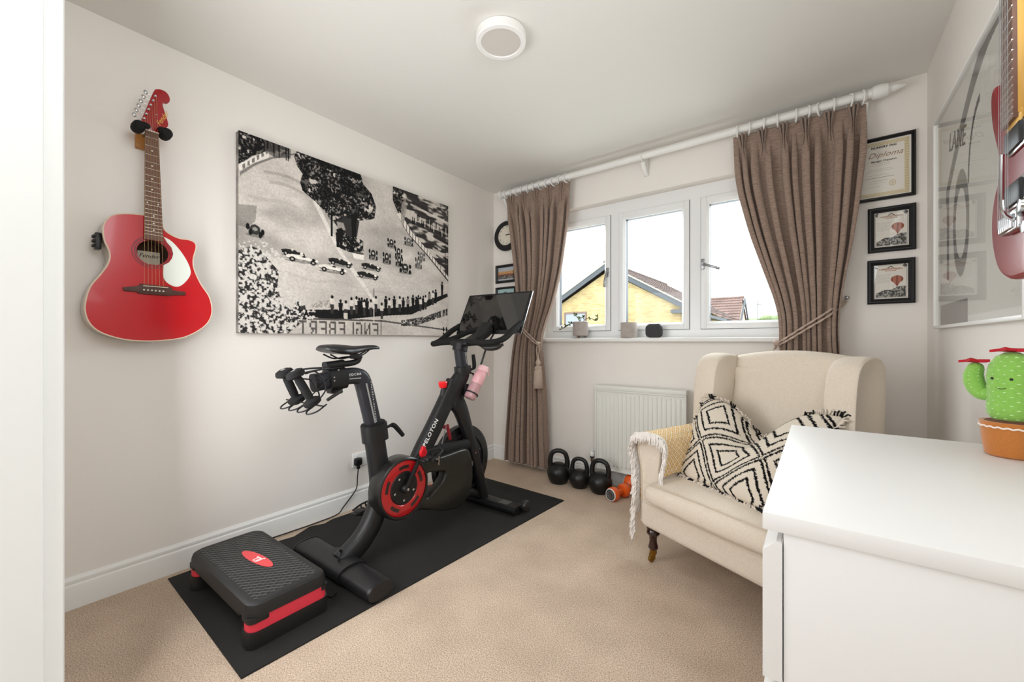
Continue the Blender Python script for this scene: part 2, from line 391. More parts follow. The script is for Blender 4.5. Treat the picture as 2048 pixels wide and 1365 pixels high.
# near house: gable facing the window, ridge running away
gx,gz,gy=-7.94,4.37,18.0; sl=.58; hw=3.25
h1=thing('house','yellow brick house with grey bargeboards and brown tiled gable roof','house',(gx,gy,-3))
he=gz-hw*sl
poly=[(-hw,0),(hw,0),(hw,he+3),(0,gz+3-.05),(-hw,he+3)]
B().plate(poly,0,9,M=basis((1,0,0),(0,0,1),(0,9.0,0))).done('wall',M_brick,h1)
E2=hw+.32
for s in(-1,1):
    d=Vector((s,0,-sl)).normalized(); Ln=E2*math.sqrt(1+sl*sl)
    b=B(); A=Vector((0,-.28,gz+3+.02)); 
    up=Vector((0,0,1)); e=A+d*Ln
    b.loft([[A,A+up*.24,A+up*.24+V(0,.04,0),A+V(0,.04,0)],[e,e+up*.24,e+up*.24+V(0,.04,0),e+V(0,.04,0)]])
    b.done('bargeboard',M_barge,h1)
    b=B(); A2=A+up*.24+V(0,-.03,0); e2=e+up*.24+V(0,-.03,0)
    b.loft([[A2,A2+up*.07,A2+up*.07+V(0,.12,0),A2+V(0,.12,0)],[e2,e2+up*.07,e2+up*.07+V(0,.12,0),e2+V(0,.12,0)]]); b.done('verge',M_verge,h1)
    b=B(); roof_sheet(b,A2+up*.06,(0,1,0),d,9.4,Ln+.1,.3,.3); o=b.done('roof_tiles',M_tile,h1); o['kind']='stuff'
    b=B(); b.box((s*hw-.3 if s>0 else s*hw-.3,-.28,he+3-.25),(s*hw+.3,9,he+3-.1)); b.done('soffit',M_barge,h1)
B().tube([(0,-.25,gz+3.34),(0,9.1,gz+3.34)],.11,8).done('ridge_tiles',M_tile,h1)
w=rectframe(B(),-2.3,-1.05,4.3,5.5,.09,-.03,.05).done('window',mat('brown_frame','#7A6358',.6),h1)
B().box((-2.21,-.005,4.39),(-1.14,.0,5.41)).done('pane',mat('house_glass','#8E949C',.3),w)
# far house: ridge parallel to the window
M_pink=mat('pale_tile','#7C665F',.9,noise=.8,var=.2)
h2=thing('house','distant house with pinkish tiled roof and ridge parallel to the window','house',(0,0,-3),world=True)
rx=-5.8; sl2=.85; D2=3.2
for s,nm in((-1,'roof_tiles'),(1,'roof_tiles')):
    d=Vector((0,s,-sl2)).normalized(); b=B(); roof_sheet(b,(rx-9,45,5.25),(1,0,0),d,9,D2*math.sqrt(1+sl2**2),.33,.42,.06); o=b.done(nm,M_pink,h2); o['kind']='stuff'
B().box((rx-9,45-D2+.3,-3),(rx-.1,45+D2+1.0,2.3)).loft([[V(rx-9,45-D2+.3,2.2),V(rx-9,45,5),V(rx-9,45+D2-.3,2.2)],[V(rx-.15,45-D2+.3,2.2),V(rx-.15,45,5),V(rx-.15,45+D2-.3,2.2)]]).done('wall',mat('pale_render','#C9AFA2',.9),h2)
b=B()
for s in(-1,1):
    a=V(rx,45,5.2);e=V(rx,45+s*(D2+.1),5.2-sl2*(D2+.1))
    b.loft([[a,a+V(.12,0,0),a+V(.12,0,-.4),a+V(0,0,-.4)],[e,e+V(.12,0,0),e+V(.12,0,-.4),e+V(0,0,-.4)]])
b.done('bargeboard',M_barge,h2)
B().tube([(rx-9,45,5.3),(rx,45,5.3)],.13,8).done('ridge_tiles',M_pink,h2)
b=B().cyl((rx+.9,47.2,-3),(rx+.9,47.2,5.1),.03,6).cyl((rx+.6,47.2,4.7),(rx+1.2,47.2,4.7),.03,6)
tag(b.done('aerial_pole',M_barge),'thin aerial pole standing beside the distant pinkish roof','aerial')
h3=thing('garage','low gable with grey bargeboard in front of the distant pinkish roof','garage',(0,0,-3),world=True)
a=V(-7.1,30,3.4);e=V(-4.55,30,2.42); b=B()
for o1,dz in((0,0),):
    b.loft([[a,a+V(0,.12,0),a+V(0,.12,-.3),a+V(0,0,-.3)],[e,e+V(0,.12,0),e+V(0,.12,-.3),e+V(0,0,-.3)]])
b.done('bargeboard',M_barge,h3)
b=B(); roof_sheet(b,(-7.1,29.9,3.5),(0,1,0),V(.93,0,-.36),6,2.75,.33,.42,.05); o=b.done('roof_tiles',M_tile,h3); o['kind']='stuff'
B().box((-9.6,30.2,-3),(-4.9,36,2.3)).done('wall',M_brick,h3)
M_leaf=mat('far_leaves','#86966C',.9,noise=3,var=.3)
tr=thing('tree','low green treetops on the skyline right of the distant roof','tree',(-8,90,-3),world=True)
b=B()
for i in range(46):
    x=-17+i*.55+random.uniform(-.3,.3); r=random.uniform(.5,.95)
    b.ell((x,90+random.uniform(-1,1),4.6+random.uniform(-.2,.5)+(.5 if 14<i<24 else 0)),(r,r,r*.8),8,6)
o=b.done('foliage',M_leaf,tr,sharp=0)
B().cyl((-10,90,-3),(-10,90,4.6),.3,8).done('trunk',mat('bark','#5A4B3C',.9),tr)
# ------------------------------------------------ ceiling light
cl=thing('ceiling_light','round white flush ceiling light, switched off','ceiling light',(-1.115,1.405,ZC),world=True)
B().lathe([(.104,2.40),(.109,2.398),(.109,2.366),(.106,2.3625),(.088,2.3615),(.085,2.366),(.085,2.378)],(-1.115,1.405,0),n=56).done('housing',mat('lamp_white','#F0EFEC',.4),cl)
B().lathe([(.0855,2.374),(.0855,2.3655),(.001,2.3655)],(-1.115,1.405,0),n=48).done('diffuser',mat('diffuser','#CFC9C2',.5),cl,label='grey-white round diffuser')
# ------------------------------------------------ acoustic guitar on left wall
gt=thing('acoustic_guitar','glossy red acoustic guitar with white pickguard hanging on the left wall','guitar',(-2.30,.477,1.06),world=True)
out=[(.445,1.585),(.403,1.58),(.359,1.567),(.335,1.543),(.323,1.507),(.326,1.458),(.341,1.411),(.338,1.37),(.318,1.325),(.289,1.273),(.276,1.223),(.273,1.175),(.286,1.127),(.318,1.092),(.378,1.067),(.442,1.059),(.51,1.062),(.582,1.077),(.644,1.116),(.676,1.16),(.684,1.209),(.672,1.266),(.64,1.321),(.616,1.384),(.613,1.43),(.623,1.479),(.619,1.502),(.597,1.512),(.567,1.511),(.538,1.519),(.513,1.536),(.503,1.56),(.500,1.583)]
osm=[(p.x,p.y) for p in smooth_path([(x,y,0) for x,y in out],5)]
osm=[(.475+(y-.475)*1.0,z) for y,z in osm]
M_gred=mat('guitar_red','#BA0414',.2,coat=.25); M_bind=mat('cream_binding','#D8C6B0',.4); M_gside=mat('guitar_side','#A99A8C',.25,coat=.5)  # side colour: wall reflection on the glossy sides painted in as pale grey-beige
hc=(.473,1.433); circ=lambda c,r,n=40,ph=0:[(c[0]+r*math.cos(2*PI*i/n+ph),c[1]+r*math.sin(2*PI*i/n+ph)) for i in range(n)]
FX=-2.255
B().plate(osm,-.004,0,holes=[circ(hc,.052)],M=MW_L(FX)).done('soundboard',M_gred,gt,sharp=30)
c0=(.475,1.25)
def off(poly,k):
    n=len(poly);o=[]
    for i in range(n):
        a=Vector(poly[i-1]);c=Vector(poly[(i+1)%n]);t=(c-a).normalized();o.append((poly[i][0]-t.y*k,poly[i][1]+t.x*k))
    return o
ins=off(osm,.001) 
b=B().loft([[V(x,y,z) for y,z in p] for x,p in((-2.364,osm),(FX-.002,osm))],cap=False); b.loft([[V(-2.364,y,z) for y,z in osm],[V(-2.36,y,z) for y,z in osm]])
b.done('body_side',M_gside,gt,sharp=40,label='side and back of the body, pale with painted-in wall reflection')
B().tube([V(FX-.001,y,z) for y,z in osm],.0028,8,closed=True).done('binding',M_bind,gt)
B().lathe([(.052,0),(.052,-.09)],(FX-.004,*hc),(1,0,0),cap=False).lathe([(.052,-.092),(.001,-.092)],(FX-.004,*hc),(1,0,0),cap=False).done('sound_hole',mat('inner_wood','#4A3020',.8),gt)
B().plate(circ(hc,.068),0,.0008,holes=[circ(hc,.064)],M=MW_L(FX)).plate(circ(hc,.060),0,.0008,holes=[circ(hc,.0545)],M=MW_L(FX)).done('rosette',mat('rosette','#7A1020',.3),gt)
B().box((-2.345,.44,1.395),(-2.343,.515,1.45)).done('paper_label',mat('paper','#D8CDB8',.8),gt)
text('lettering','Fender',.024,basis((0,1,0),(0,0,1),(-2.3425,.478,1.43)),mat('ink','#2A2420',.8),gt,shear=.3)
pg=[(.508,1.508),(.538,1.491),(.575,1.443),(.599,1.391),(.601,1.354),(.578,1.314),(.553,1.297),(.524,1.308),(.508,1.333),(.508,1.385)]
pgs=[(p.x,p.y) for p in smooth_path([(*p,0) for p in pg],4)]+[(.527,1.400),(.537,1.42),(.541,1.44),(.535,1.466),(.52,1.485)]
B().plate(pgs,0,.0014,M=MW_L(FX)).done('pickguard',mat('mint_white','#E4E9E0',.3),gt)
M_rose=mat('rosewood','#4A2A20',.5,noise=60,var=.2,stretch=(1,1,.1)); M_rosel=mat('rosewood_light','#6B4A3A',.5,noise=90,var=.25,stretch=(1,8,.3))
bp=[(.379,1.276),(.400,1.281),(.428,1.288),(.432,1.297),(.531,1.294),(.540,1.279),(.582,1.277),(.583,1.262),(.540,1.258),(.531,1.254),(.429,1.254),(.420,1.262),(.381,1.262)]
B().plate(bp,0,.008,bev=.002,M=MW_L(FX)).done('bridge',M_rose,gt)
B().box((FX+.007,.44,1.287),(FX+.012,.522,1.2905),.001).done('saddle',M_bind,gt)
sy=[.443+.0125*i for i in range(6)]
M_pin=mat('ivory','#E6DCC8',.35)
for y in sy: B().ell((FX+.009,y,1.272),.0036,10,6).done('bridge_pin',M_pin,gt)
# neck
nx0,nx1=-2.262,-2.243
def ny(z): return interp(z,[1.48,1.94],[.443,.446]),interp(z,[1.48,1.94],[.505,.489])
lo=[]
for z in (1.484,1.94):
    a,c=ny(z); lo.append([V(nx1,a,z),V(nx1,c,z),V(nx1-.006,c,z),V(nx1-.006,a,z)])
B().loft(lo).done('fretboard',M_rosel,gt)
lo=[]
for z in (1.55,1.60,1.94):
    a,c=ny(z); m=(a+c)/2;w=(c-a)/2-.001; lo.append([V(nx1-.006-.018*math.sin(t)*1.0,m+w*math.cos(t),z) for t in [PI*i/10 for i in range(11)]])
B().loft(lo).done('neck',mat('neck_wood','#7A1018',.3),gt)
zf=[1.912,1.877,1.84,1.809,1.781,1.753,1.728,1.707,1.685,1.665,1.647,1.629,1.611,1.594,1.578,1.562,1.547,1.533,1.519,1.506]
M_fret=mat('fret_metal','#CFC9BE',.25,metal=1)
for z in zf:
    a,c=ny(z); B().tube([V(nx1+.0002,a,z),V(nx1+.0002,c,z)],.0011,6).done('fret',M_fret,gt)
B().box((nx1-.003,.445,1.938),(nx1+.002,.490,1.943)).done('nut',M_pin,gt)
for i in (2,3+1,6,8): 
    z=(zf[i]+zf[i-1])/2; B().lathe([(.003,0),(.003,.0006)],(nx1,.468,z),(1,0,0),12).done('inlay_dot',M_pin,gt)
for y in(.453,.488): z=(zf[10]+zf[11])/2; B().lathe([(.003,0),(.003,.0006)],(nx1,y,z),(1,0,0),12).done('inlay_dot',M_pin,gt)
for i in(14,16,18): z=(zf[i]+zf[i-1])/2; B().lathe([(.003,0),(.003,.0006)],(nx1,.473,z),(1,0,0),12).done('inlay_dot',M_pin,gt)
hd=[(.447,1.941),(.436,1.975),(.445,2.01),(.474,2.112),(.484,2.128),(.500,2.134),(.516,2.131),(.526,2.118),(.5285,2.102),(.524,2.09),(.515,2.084),(.507,2.083),(.504,2.072),(.509,2.05),(.5215,2.006),(.521,1.985),(.505,1.962),(.4895,1.943)]
hds=[(p.x,p.y) for p in smooth_path([(*p,0) for p in hd],3)]
B().plate(hds,-.014,0,bev=.0015,M=MW_L(-2.248)).done('headstock',mat('headstock_red','#9C0614',.2,coat=.3),gt)
pegs=[(.443,1.985),(.450,2.007),(.457,2.029),(.464,2.051),(.472,2.073),(.479,2.095)]
for i,(y,z) in enumerate(pegs):
    B().lathe([(.0046,0),(.0046,.0012),(.003,.003),(.003,.007),(.0035,.008)],(-2.248,y,z),(1,0,0),14).done('string_post',M_chrome,gt)
    e=(y-.021,z+.004); b=B().cyl((-2.256,y-.006,z+.001),(-2.256,e[0],e[1]),.0018,8).ell((-2.256,e[0]-.008,e[1]+.003),(.004,.0075,.009),12,8)
    b.done('tuning_peg',M_chrome,gt)
for i in range(6):
    k=5-i if False else i
    p=[V(FX+.012,sy[i],1.288),V(nx1+.0035,.4465+.0079*i,1.941),V(-2.241,pegs[i][0]+.002,pegs[i][1])]
    B().tube(p,.0005,5).done('string',mat('string_bronze','#C8A878',.3,metal=1),gt)
text('lettering','Fender',.026,basis((0,.42,.91),(0,-.91,.42),(-2.2478,.5035,2.012)),mat('gold_ink','#E0B050',.4),gt,shear=.35,label='gold script lettering')
B().box((-2.248,.480,2.017),(-2.2455,.486,2.0195)).done('string_tree',M_chrome,gt)
b=B().box((-2.33,.305,1.425),(-2.285,.323,1.49),.003)
b.done('preamp_panel',M_black,gt)
for z in(1.438,1.457,1.475):
    for x in (-2.315,-2.298): B().cyl((x,.306,z),(x,.298,z),.0055,12,bev=.001).done('knob',M_black,gt)
B().ell((-2.31,.475,1.055),.007,12,8).done('strap_button',M_chrome,gt)
# guitar hanger
hg=thing('guitar_hanger','padded black yoke on a wooden block holding the red acoustic guitar','guitar hanger',(-2.37,.463,1.9),world=True)
B().box((-2.369,.436,1.893),(-2.345,.484,1.958),.004).done('block',mat('oak','#B07838',.5,noise=30,var=.15,stretch=(1,1,.2)),hg)
b=B().tube(smooth_path([(-2.345,.463,1.95),(-2.29,.463,1.952),(-2.278,.44,1.955),(-2.268,.428,1.958),(-2.232,.426,1.963)],5),.006,8).tube(smooth_path([(-2.29,.463,1.952),(-2.278,.49,1.955),(-2.268,.507,1.958),(-2.232,.509,1.963)],5),.006,8); b.done('yoke',M_steel,hg)
b=B()
b.lathe([(.012,-.03),(.020,-.026),(.022,-.01),(.021,.02),(.017,.03),(.008,.034)],(-2.247,.4245,1.943),(1,0,0),20).ell((-2.226,.442,1.950),(.011,.018,.013),14,8)
b.done('pad',M_rubber,hg)
B().lathe([(.012,-.03),(.020,-.026),(.022,-.01),(.021,.02),(.017,.03),(.008,.034)],(-2.247,.513,1.948),(1,0,0),20).ell((-2.226,.497,1.953),(.011,.016,.012),14,8).done('pad',M_rubber,hg)
# ------------------------------------------------ canvas print
cv=thing('canvas_print','large black and white canvas of vintage racing cars on a track','canvas print',(-2.37,1.55,1.1),world=True)
A=Art(560,390,(.80,.78,.765))
n=A.noise(9,1,4); A.a*=(.88+.24*n)[...,None]
n2=A.noise(30,2,3,3); A.a*=(1-.16*np.clip((A.noise(5,3,3,.6)-.45)*4,0,1)*(A.Y<.6))[...,None]
DK=(.07,.068,.07)
fine=A.noise(120,5,2,1.4); mid=A.noise(30,6,3,1.4)
def foliage(poly,dark,light,th,jit=.012,al=1):
    m=A.mask(poly); 
    # ragged edge
    k=A.noise(45,8,2,1.4); m=m&((k>.32)|A.mask([( .5*(x+sum(p[0] for p in poly)/len(poly)),.5*(y+sum(p[1] for p in poly)/len(poly))) for x,y in poly]))
    v=np.clip((fine-th)*6,0,1)[...,None]; c=np.array(dark)*(1-v)+np.array(light)*v; A.put(m,c,al)
A.put(A.mask([(0.258,0.247),(0.276,0.24),(0.373,0.484),(0.552,0.786),(0.534,0.793),(0.365,0.506)]),(.93,.92,.9),.75)
A.put(A.mask([(-.01,.367),(.058,.351),(.053,.43),(.026,.473),(-.01,.466)]),(.45,.44,.43),.55)
for y0,x0,x1,k in((.16,.08,.3,.3),(.21,.1,.26,.25),(.30,.03,.2,.15),(.68,.1,.5,.1),(.72,.45,.8,.1),(.40,.6,.68,.2)):
    m=(np.abs(A.Y-y0-.06*(A.X-x0)-.01*np.sin(A.X*30))<.008)&(A.X>x0)&(A.X<x1); A.put(m,(.45,.43,.42),k)
foliage([(-.01,-.01),(.168,-.01),(.166,.029),(.138,.053),(.098,.052),(.042,.107),(.005,.168),(-.01,.17)],DK,(.45,.44,.43),.58)
A.put(A.mask([(.085,-.01),(.175,-.01),(.175,.05),(.12,.075),(.085,.06)]),(.33,.32,.31),.7)
for x in(.09,.112,.13,.155,.163): A.put(A.mask([(x,-.01),(x+.006,-.01),(x+.005,.07),(x+.001,.07)]),DK)
A.put(A.mask([(0,.168),(.042,.113),(.096,.051),(.098,.084),(.042,.147),(.004,.197)]),(.92,.91,.9))
for i in range(6):
    x=.012+i*.015; y=.165-i*.0225; A.put(A.mask([(x,y),(x+.008,y-.012),(x+.009,y+.012),(x+.001,y+.022)]),(.3,.29,.28),.7)
A.put(A.mask([(.005,.222),(.053,.148),(.109,.087),(.19,.024),(.19,.014),(.109,.076),(.053,.134),(.005,.203)]),(.3,.29,.29),.6)
# harbour / grandstand cluster at right
hb=[(.639,-.01),(1.01,-.01),(1.01,.554),(.851,.372),(.753,.29),(.673,.176),(.639,.098)]
v=np.clip((A.noise(34,9,2,.45)-.46)*7,0,1)[...,None]; A.put(A.mask(hb),np.array((.2,.19,.19))*(1-v)+np.array((.80,.78,.76))*v)
foliage([(.639,-.01),(.70,-.01),(.705,.10),(.70,.2),(.673,.176),(.639,.098)],DK,(.5,.48,.47),.55)
foliage([(.93,-.01),(1.01,-.01),(1.01,.2),(.97,.12)],(.25,.24,.24),(.6,.58,.57),.5)
for i in range(9):
    x0=.72+.024*i; y0=.03+.045*i; A.put(A.mask([(x0,y0),(1.01,y0+.05),(1.01,y0+.068),(x0,y0+.014)]),(.86,.84,.82) if i%2 else (.25,.24,.24),.75)
for i in range(26): 
    x=.745+.0098*i; y=.15+.0012*i*i*.06+.02*math.sin(i); A.put(A.mask([(x,y),(x+.005,y),(x+.005,y+.05),(x,y+.05)]),DK if i%3 else (.8,.78,.76),.85)
A.put(A.mask([(.663,.18),(.733,.296),(.851,.409),(1.0,.572),(1.0,.555),(.863,.385),(.753,.275),(.682,.162)]),(.9,.88,.86))
A.put(A.mask([(.663,.186),(.733,.302),(.851,.418),(1.0,.585),(1.0,.57),(.851,.407),(.733,.294)]),(.2,.19,.19),.9)
for i in range(16):
    x=.70+.0185*i; y=.235+.0205*i; A.put(A.mask([(x,y-.03),(x+.004,y-.03),(x+.004,y+.02),(x,y+.02)]),DK,.8)
A.put((np.abs(A.X-.978)<.0018)&(A.Y>.3)&(A.Y<.55),DK)
A.put(A.mask([(.69,.1),(.715,.05),(.72,.12),(.70,.26),(.685,.22)]),(.62,.6,.58),.8)
# pine trees
tree=[(.187,.031),(.2,-.01),(.467,-.01),(.483,.053),(.526,.099),(.55,.176),(.539,.257),(.458,.294),(.403,.292),(.365,.325),(.335,.335),(.307,.286),(.265,.244),(.219,.207),(.21,.165),(.219,.114),(.197,.077)]
foliage(tree,(.075,.072,.075),(.60,.58,.57),.55)
bl=A.noise(16,21,2,1.4); A.put(A.mask(tree)&(bl<.42),(.04,.04,.045),.6)
A.put(A.mask([(.2,-.01),(.467,-.01),(.48,.03),(.40,.045),(.3,.03)]),(.04,.04,.045),.75)
A.put(A.mask([(.415,.268),(.465,.292),(.454,.389),(.438,.446),(.403,.435),(.365,.366),(.343,.33)]),(.1,.097,.1),.85)
A.put(A.mask([(.36,.33),(.39,.33),(.40,.37),(.365,.38)]),(.72,.7,.68),.8)
A.put(A.mask([(.334,.27),(.342,.27),(.343,.425),(.334,.425)]),DK)
A.put(A.mask([(.425,.26),(.452,.26),(.448,.42),(.43,.42)]),DK)
foliage([(.359,.377),(.38,.361),(.411,.402),(.458,.399),(.483,.413),(.485,.475),(.443,.497),(.403,.496),(.365,.48)],(.06,.06,.06),(.7,.68,.66),.6)
A.put(A.ell(.463,.493,.024,.008),(.35,.34,.33)); A.put(A.mask([(.43,.50),(.49,.50),(.485,.53),(.44,.53)]),(.95,.94,.92))
cars=[(.052,.475,.026,.029,0),(.184,.556,.039,.020,0),(.219,.581,.055,.022,1),(.377,.564,.048,.024,0),(.343,.611,.053,.023,1),(.524,.561,.045,.022,0),(.507,.618,.048,.022,0),(.534,.485,.022,.03,2),(.606,.49,.021,.034,2),(.632,.385,.022,.027,2),(.673,.44,.021,.033,2),(.676,.497,.021,.032,2),(.712,.537,.034,.032,2),(.794,.482,.02,.035,3),(.812,.43,.022,.027,3),(.733,.346,.026,.026,3)]
for x,y,w,h,c in cars:
    w*=1.12;h*=1.12
    A.put(A.ell(x,y+h*.9,w*1.05,h*.25),(.4,.39,.38),.6)
    if c in(0,1):
        body=(.93,.92,.9) if c==1 else (.13,.13,.13)
        if (x,y)!=(.052,.475):
            A.put(A.mask([(x-w,y-.25*h),(x-w*.6,y-.6*h),(x-w*.1,y-.55*h),(x+w*.1,y-.35*h),(x+w,y+.0*h),(x+w*1.03,y+.45*h),(x+w*.2,y+.75*h),(x-w*.95,y+.35*h)]),body)
            A.put(A.mask([(x-w,y+.2*h),(x+w,y+.55*h),(x+w*.9,y+.8*h),(x-w*.9,y+.45*h)]),(.3,.29,.29) if c else DK,.7)
            A.put(A.ell(x-.05*w,y-.55*h,w*.12,h*.35),(.85,.83,.8)); A.put(A.ell(x+.1*w,y-.35*h,w*.14,h*.18),DK)
            for q,dy in((-.62,.5),(.68,.75)): A.put(A.ell(x+q*w,y+dy*h,w*.19,h*.55),DK); A.put(A.ell(x+q*w,y+dy*h,w*.08,h*.22),(.75,.73,.7))
            A.put(A.ell(x+.72*w,y+.05*h,w*.13,h*.28),(.95,.94,.92) if c==0 else DK)
        else:
            A.put(A.ell(x,y,w*.6,h*.8),(.2,.2,.2)); 
            for q,dy in((-.8,-.4),(.85,.3),(-.5,.6),(.6,.9)): A.put(A.ell(x+q*w,y+dy*h*.8,w*.22,h*.5),DK)
            A.put(A.ell(x,y-.1*h,w*.3,h*.3),(.6,.6,.58))
    else:
        g=.14 if c==2 else .4
        A.put(A.ell(x,y,w*.5,h*.9),(g,g,g)); A.put(A.ell(x,y-.25*h,w*.2,h*.25),(.8,.78,.76)); A.put(A.ell(x,y+.5*h,w*.3,h*.2),(.6,.58,.56),.7)
        for q,dy in((-.75,-.55),(.75,-.45),(-.7,.5),(.75,.6)): A.put(A.ell(x+q*w,y+dy*h,w*.2,h*.42),(g*.5,g*.5,g*.5))
# lower right ditch, rail, crowd
A.put(A.mask([(.125,.876),(.365,.852),(.365,.868),(.125,.89)]),(.12,.12,.12))
A.put(A.mask([(.219,.87),(.365,.857),(.579,.827),(.733,.801),(.993,.673),(.996,.698),(.753,.853),(.579,.876),(.365,.917),(.225,.901)]),(.09,.09,.095))
A.put(A.mask([(.26,.82),(.33,.80),(.345,.845),(.25,.85)])&(fine>.5),(.5,.48,.46),.6)
ppl=[(.2,.857,0),(.34,.82,1),(.377,.84,0),(.401,.843,1),(.427,.821,1),(.451,.813,1),(.464,.82,0),(.477,.816,0),(.49,.825,1),(.502,.818,0),(.522,.822,1),(.548,.797,1),(.579,.838,1),(.601,.791,0),(.62,.80,1),(.648,.786,0),(.68,.783,1),(.70,.79,0),(.728,.778,.5),(.759,.763,0),(.78,.773,0),(.793,.76,0),(.807,.77,1),(.825,.76,0),(.84,.754,1),(.865,.726,.5),(.89,.715,1),(.909,.703,0),(.954,.639,0),(.365,.425,0),(.38,.412,0)]
for x,y,c in ppl:
    col=DK if c==0 else ((.87,.85,.83) if c==1 else (.5,.48,.47)); h=.042 if x>.3 else .036
    A.put(A.ell(x,y-h*.95,.0058,.0105),DK); A.put(A.mask([(x-.010,y-h*.7),(x+.010,y-h*.7),(x+.009,y+h*.15),(x-.008,y+h*.15)]),col)
    A.put(A.mask([(x-.008,y+h*.1),(x+.008,y+h*.1),(x+.006,y+h*1.35),(x-.006,y+h*1.35)]),DK if c!=1 else (.22,.21,.21))
A.put(A.mask([(.391,.87),(.408,.87),(.410,.945),(.393,.945)]),(.85,.83,.8)); 
A.put(A.mask([(.225,.911),(.579,.902),(1.0,.951),(1.0,.962),(.579,.913),(.225,.921)]),(.35,.34,.33))
foliage([(.687,.898),(.829,.865),(.993,.789),(.993,.841),(.775,.931),(.687,.938)],(.2,.2,.2),(.6,.58,.57),.52)
A.put((np.abs(A.X-.538)<.0022)&(A.Y>.70)&(A.Y<.93),(.96,.95,.93)); A.put((np.abs(A.X-.538)<.0022)&(A.Y>.70)&(A.Y<.76),DK)
A.put((np.abs(A.X-.978)<.002)&(A.Y>.78)&(A.Y<1),(.85,.84,.82)); A.put((np.abs(A.X-.10)<.0018)&(A.Y>.67)&(A.Y<.73),DK)
for x in(.22,.575): A.put((np.abs(A.X-x)<.0016)&(A.Y>.91),DK,.7)
for x,y in((.965,.95),(.985,.95),(.965,.99)): A.put(A.ell(x,y,.006,.018),DK)
# speckled bush
bush=[(-.01,.60),(.04,.56),(.075,.575),(.098,.617),(.133,.672),(.126,.762),(.151,.848),(.2,.898),(.219,.934),(.156,1.01),(-.01,1.01)]
kk=A.noise(92,31,2,1.4); m=A.mask(bush)|(A.mask([(x*1.25+.01,y-.04) for x,y in bush])&(kk>.55)); v=np.clip((kk-.40)*7,0,1)[...,None]
A.put(m,np.array((.16,.155,.155))*(1-v)+np.array((.84,.83,.82))*v)
A.put(A.mask([(.18,.86),(.23,.84),(.235,.92),(.2,.93)])&(kk<.5),DK,.8)
# board with reversed lettering, 5x7 glyphs
GL5={'E':"11111100001000011110100001000011111",'N':"10001110011100110101100111001110001",'G':"01111100001000010011100011000101111",'L':"10000100001000010000100001000011111",'B':"11110100011000111110100011000111110",'R':"11110100011000111110101001001010001",'T':"11111001000010000100001000010000100"}
word='ENGLEBERT'; x0=.560; lw=.030
for k,ch in enumerate(word):
    if k>8: break
    xr=x0-k*.0405
    for r_ in range(7):
        for c_ in range(5):
            if GL5[ch][r_*5+c_]=='1':
                xx=xr-c_*lw/5; yy=.925+.012*(.56-xr)*0+r_*.0125
                A.put((A.X<xx)&(A.X>xx-lw/5-.001)&(A.Y>yy)&(A.Y<yy+.0125),(.30,.29,.28),.85)
A.a*=(.94+.12*A.noise(190,41,1,1.4))[...,None]
yy=np.linspace(.82,2.275,560); zz=np.linspace(2.12,1.10,390)
PY,PZ=np.meshgrid(yy,zz); M_print=mat('print','#FFFFFF',.75,spec=.25,attr=1)
grid('print',np.stack([np.full_like(PY,-2.3345),PY,PZ],-1),M_print,cv,colors=lin_arr(np.clip(A.a*np.array((1,.985,.965)),0,1)),smooth=False)
B().box((-2.3695,.82,1.10),(-2.335,2.275,2.12),.003).done('stretcher',mat('canvas_edge','#8A8580',.8,noise=14,var=.6),cv)
# ------------------------------------------------ socket, plug and lead
so=thing('wall_socket','white double wall socket with switches above the left skirting','socket',(-2.37,1.54,.3),world=True)
B().box((-2.37,1.467,.255),(-2.361,1.613,.341),.003).done('faceplate',M_white,so)
for y in(1.495,1.585): B().box((-2.362,y-.006,.315),(-2.357,y+.006,.331),.002).box((-2.3613,y-.003,.333),(-2.3608,y+.003,.335)).done('switch',M_white,so)
b=B()
for dy,dz,w,h in((0,.0,.003,.008),(-.011,-.022,.006,.003),(.011,-.022,.006,.003)): b.box((-2.3612,1.585+dy-w,.305+dz-h/2),(-2.3606,1.585+dy+w,.305+dz+h/2))
b.done('socket_hole',M_gask,so)
pc=thing('power_lead','thin black power lead from the wall socket down to the floor','power cable',(-2.34,1.495,.29),world=True)
B().box((-2.361,1.470,.268),(-2.33,1.520,.316),.01,3).box((-2.352,1.484,.245),(-2.336,1.506,.272),.006).done('plug',M_black,pc)
path=smooth_path([(-2.344,1.495,.25),(-2.343,1.488,.19),(-2.347,1.485,.13),(-2.343,1.45,.09),(-2.338,1.39,.04),(-2.325,1.34,.013),(-2.32,1.2,.010),(-2.325,1.05,.010),(-2.32,.92,.010),(-2.2,.875,.010),(-1.95,.88,.010),(-1.72,.885,.010),(-1.63,.89,.010),(-1.60,.90,.010),(-1.61,.925,.011)],8)
B().tube(path,.0035,8).done('cable',M_black,pc)
# ------------------------------------------------ mat
def sheetmat():
    pts=[(-2.311,.536),(-1.445,.515),(-1.352,2.375),(-2.19,2.405),(-2.22,1.9),(-2.285,1.62),(-2.30,1.40),(-2.305,1.30),(-2.285,1.24),(-2.315,1.17),(-2.265,1.06),(-2.285,.95),(-2.31,.8)]
    return B().plate(pts[::1],.0005,.006,bev=.0015).done('exercise_mat',mat('mat_rubber','#222120',.8,spec=.3,noise=6,var=.12,bump=(700,.25,.001)))
tag(sheetmat(),'long black rubber exercise mat under the bike and step','exercise mat')
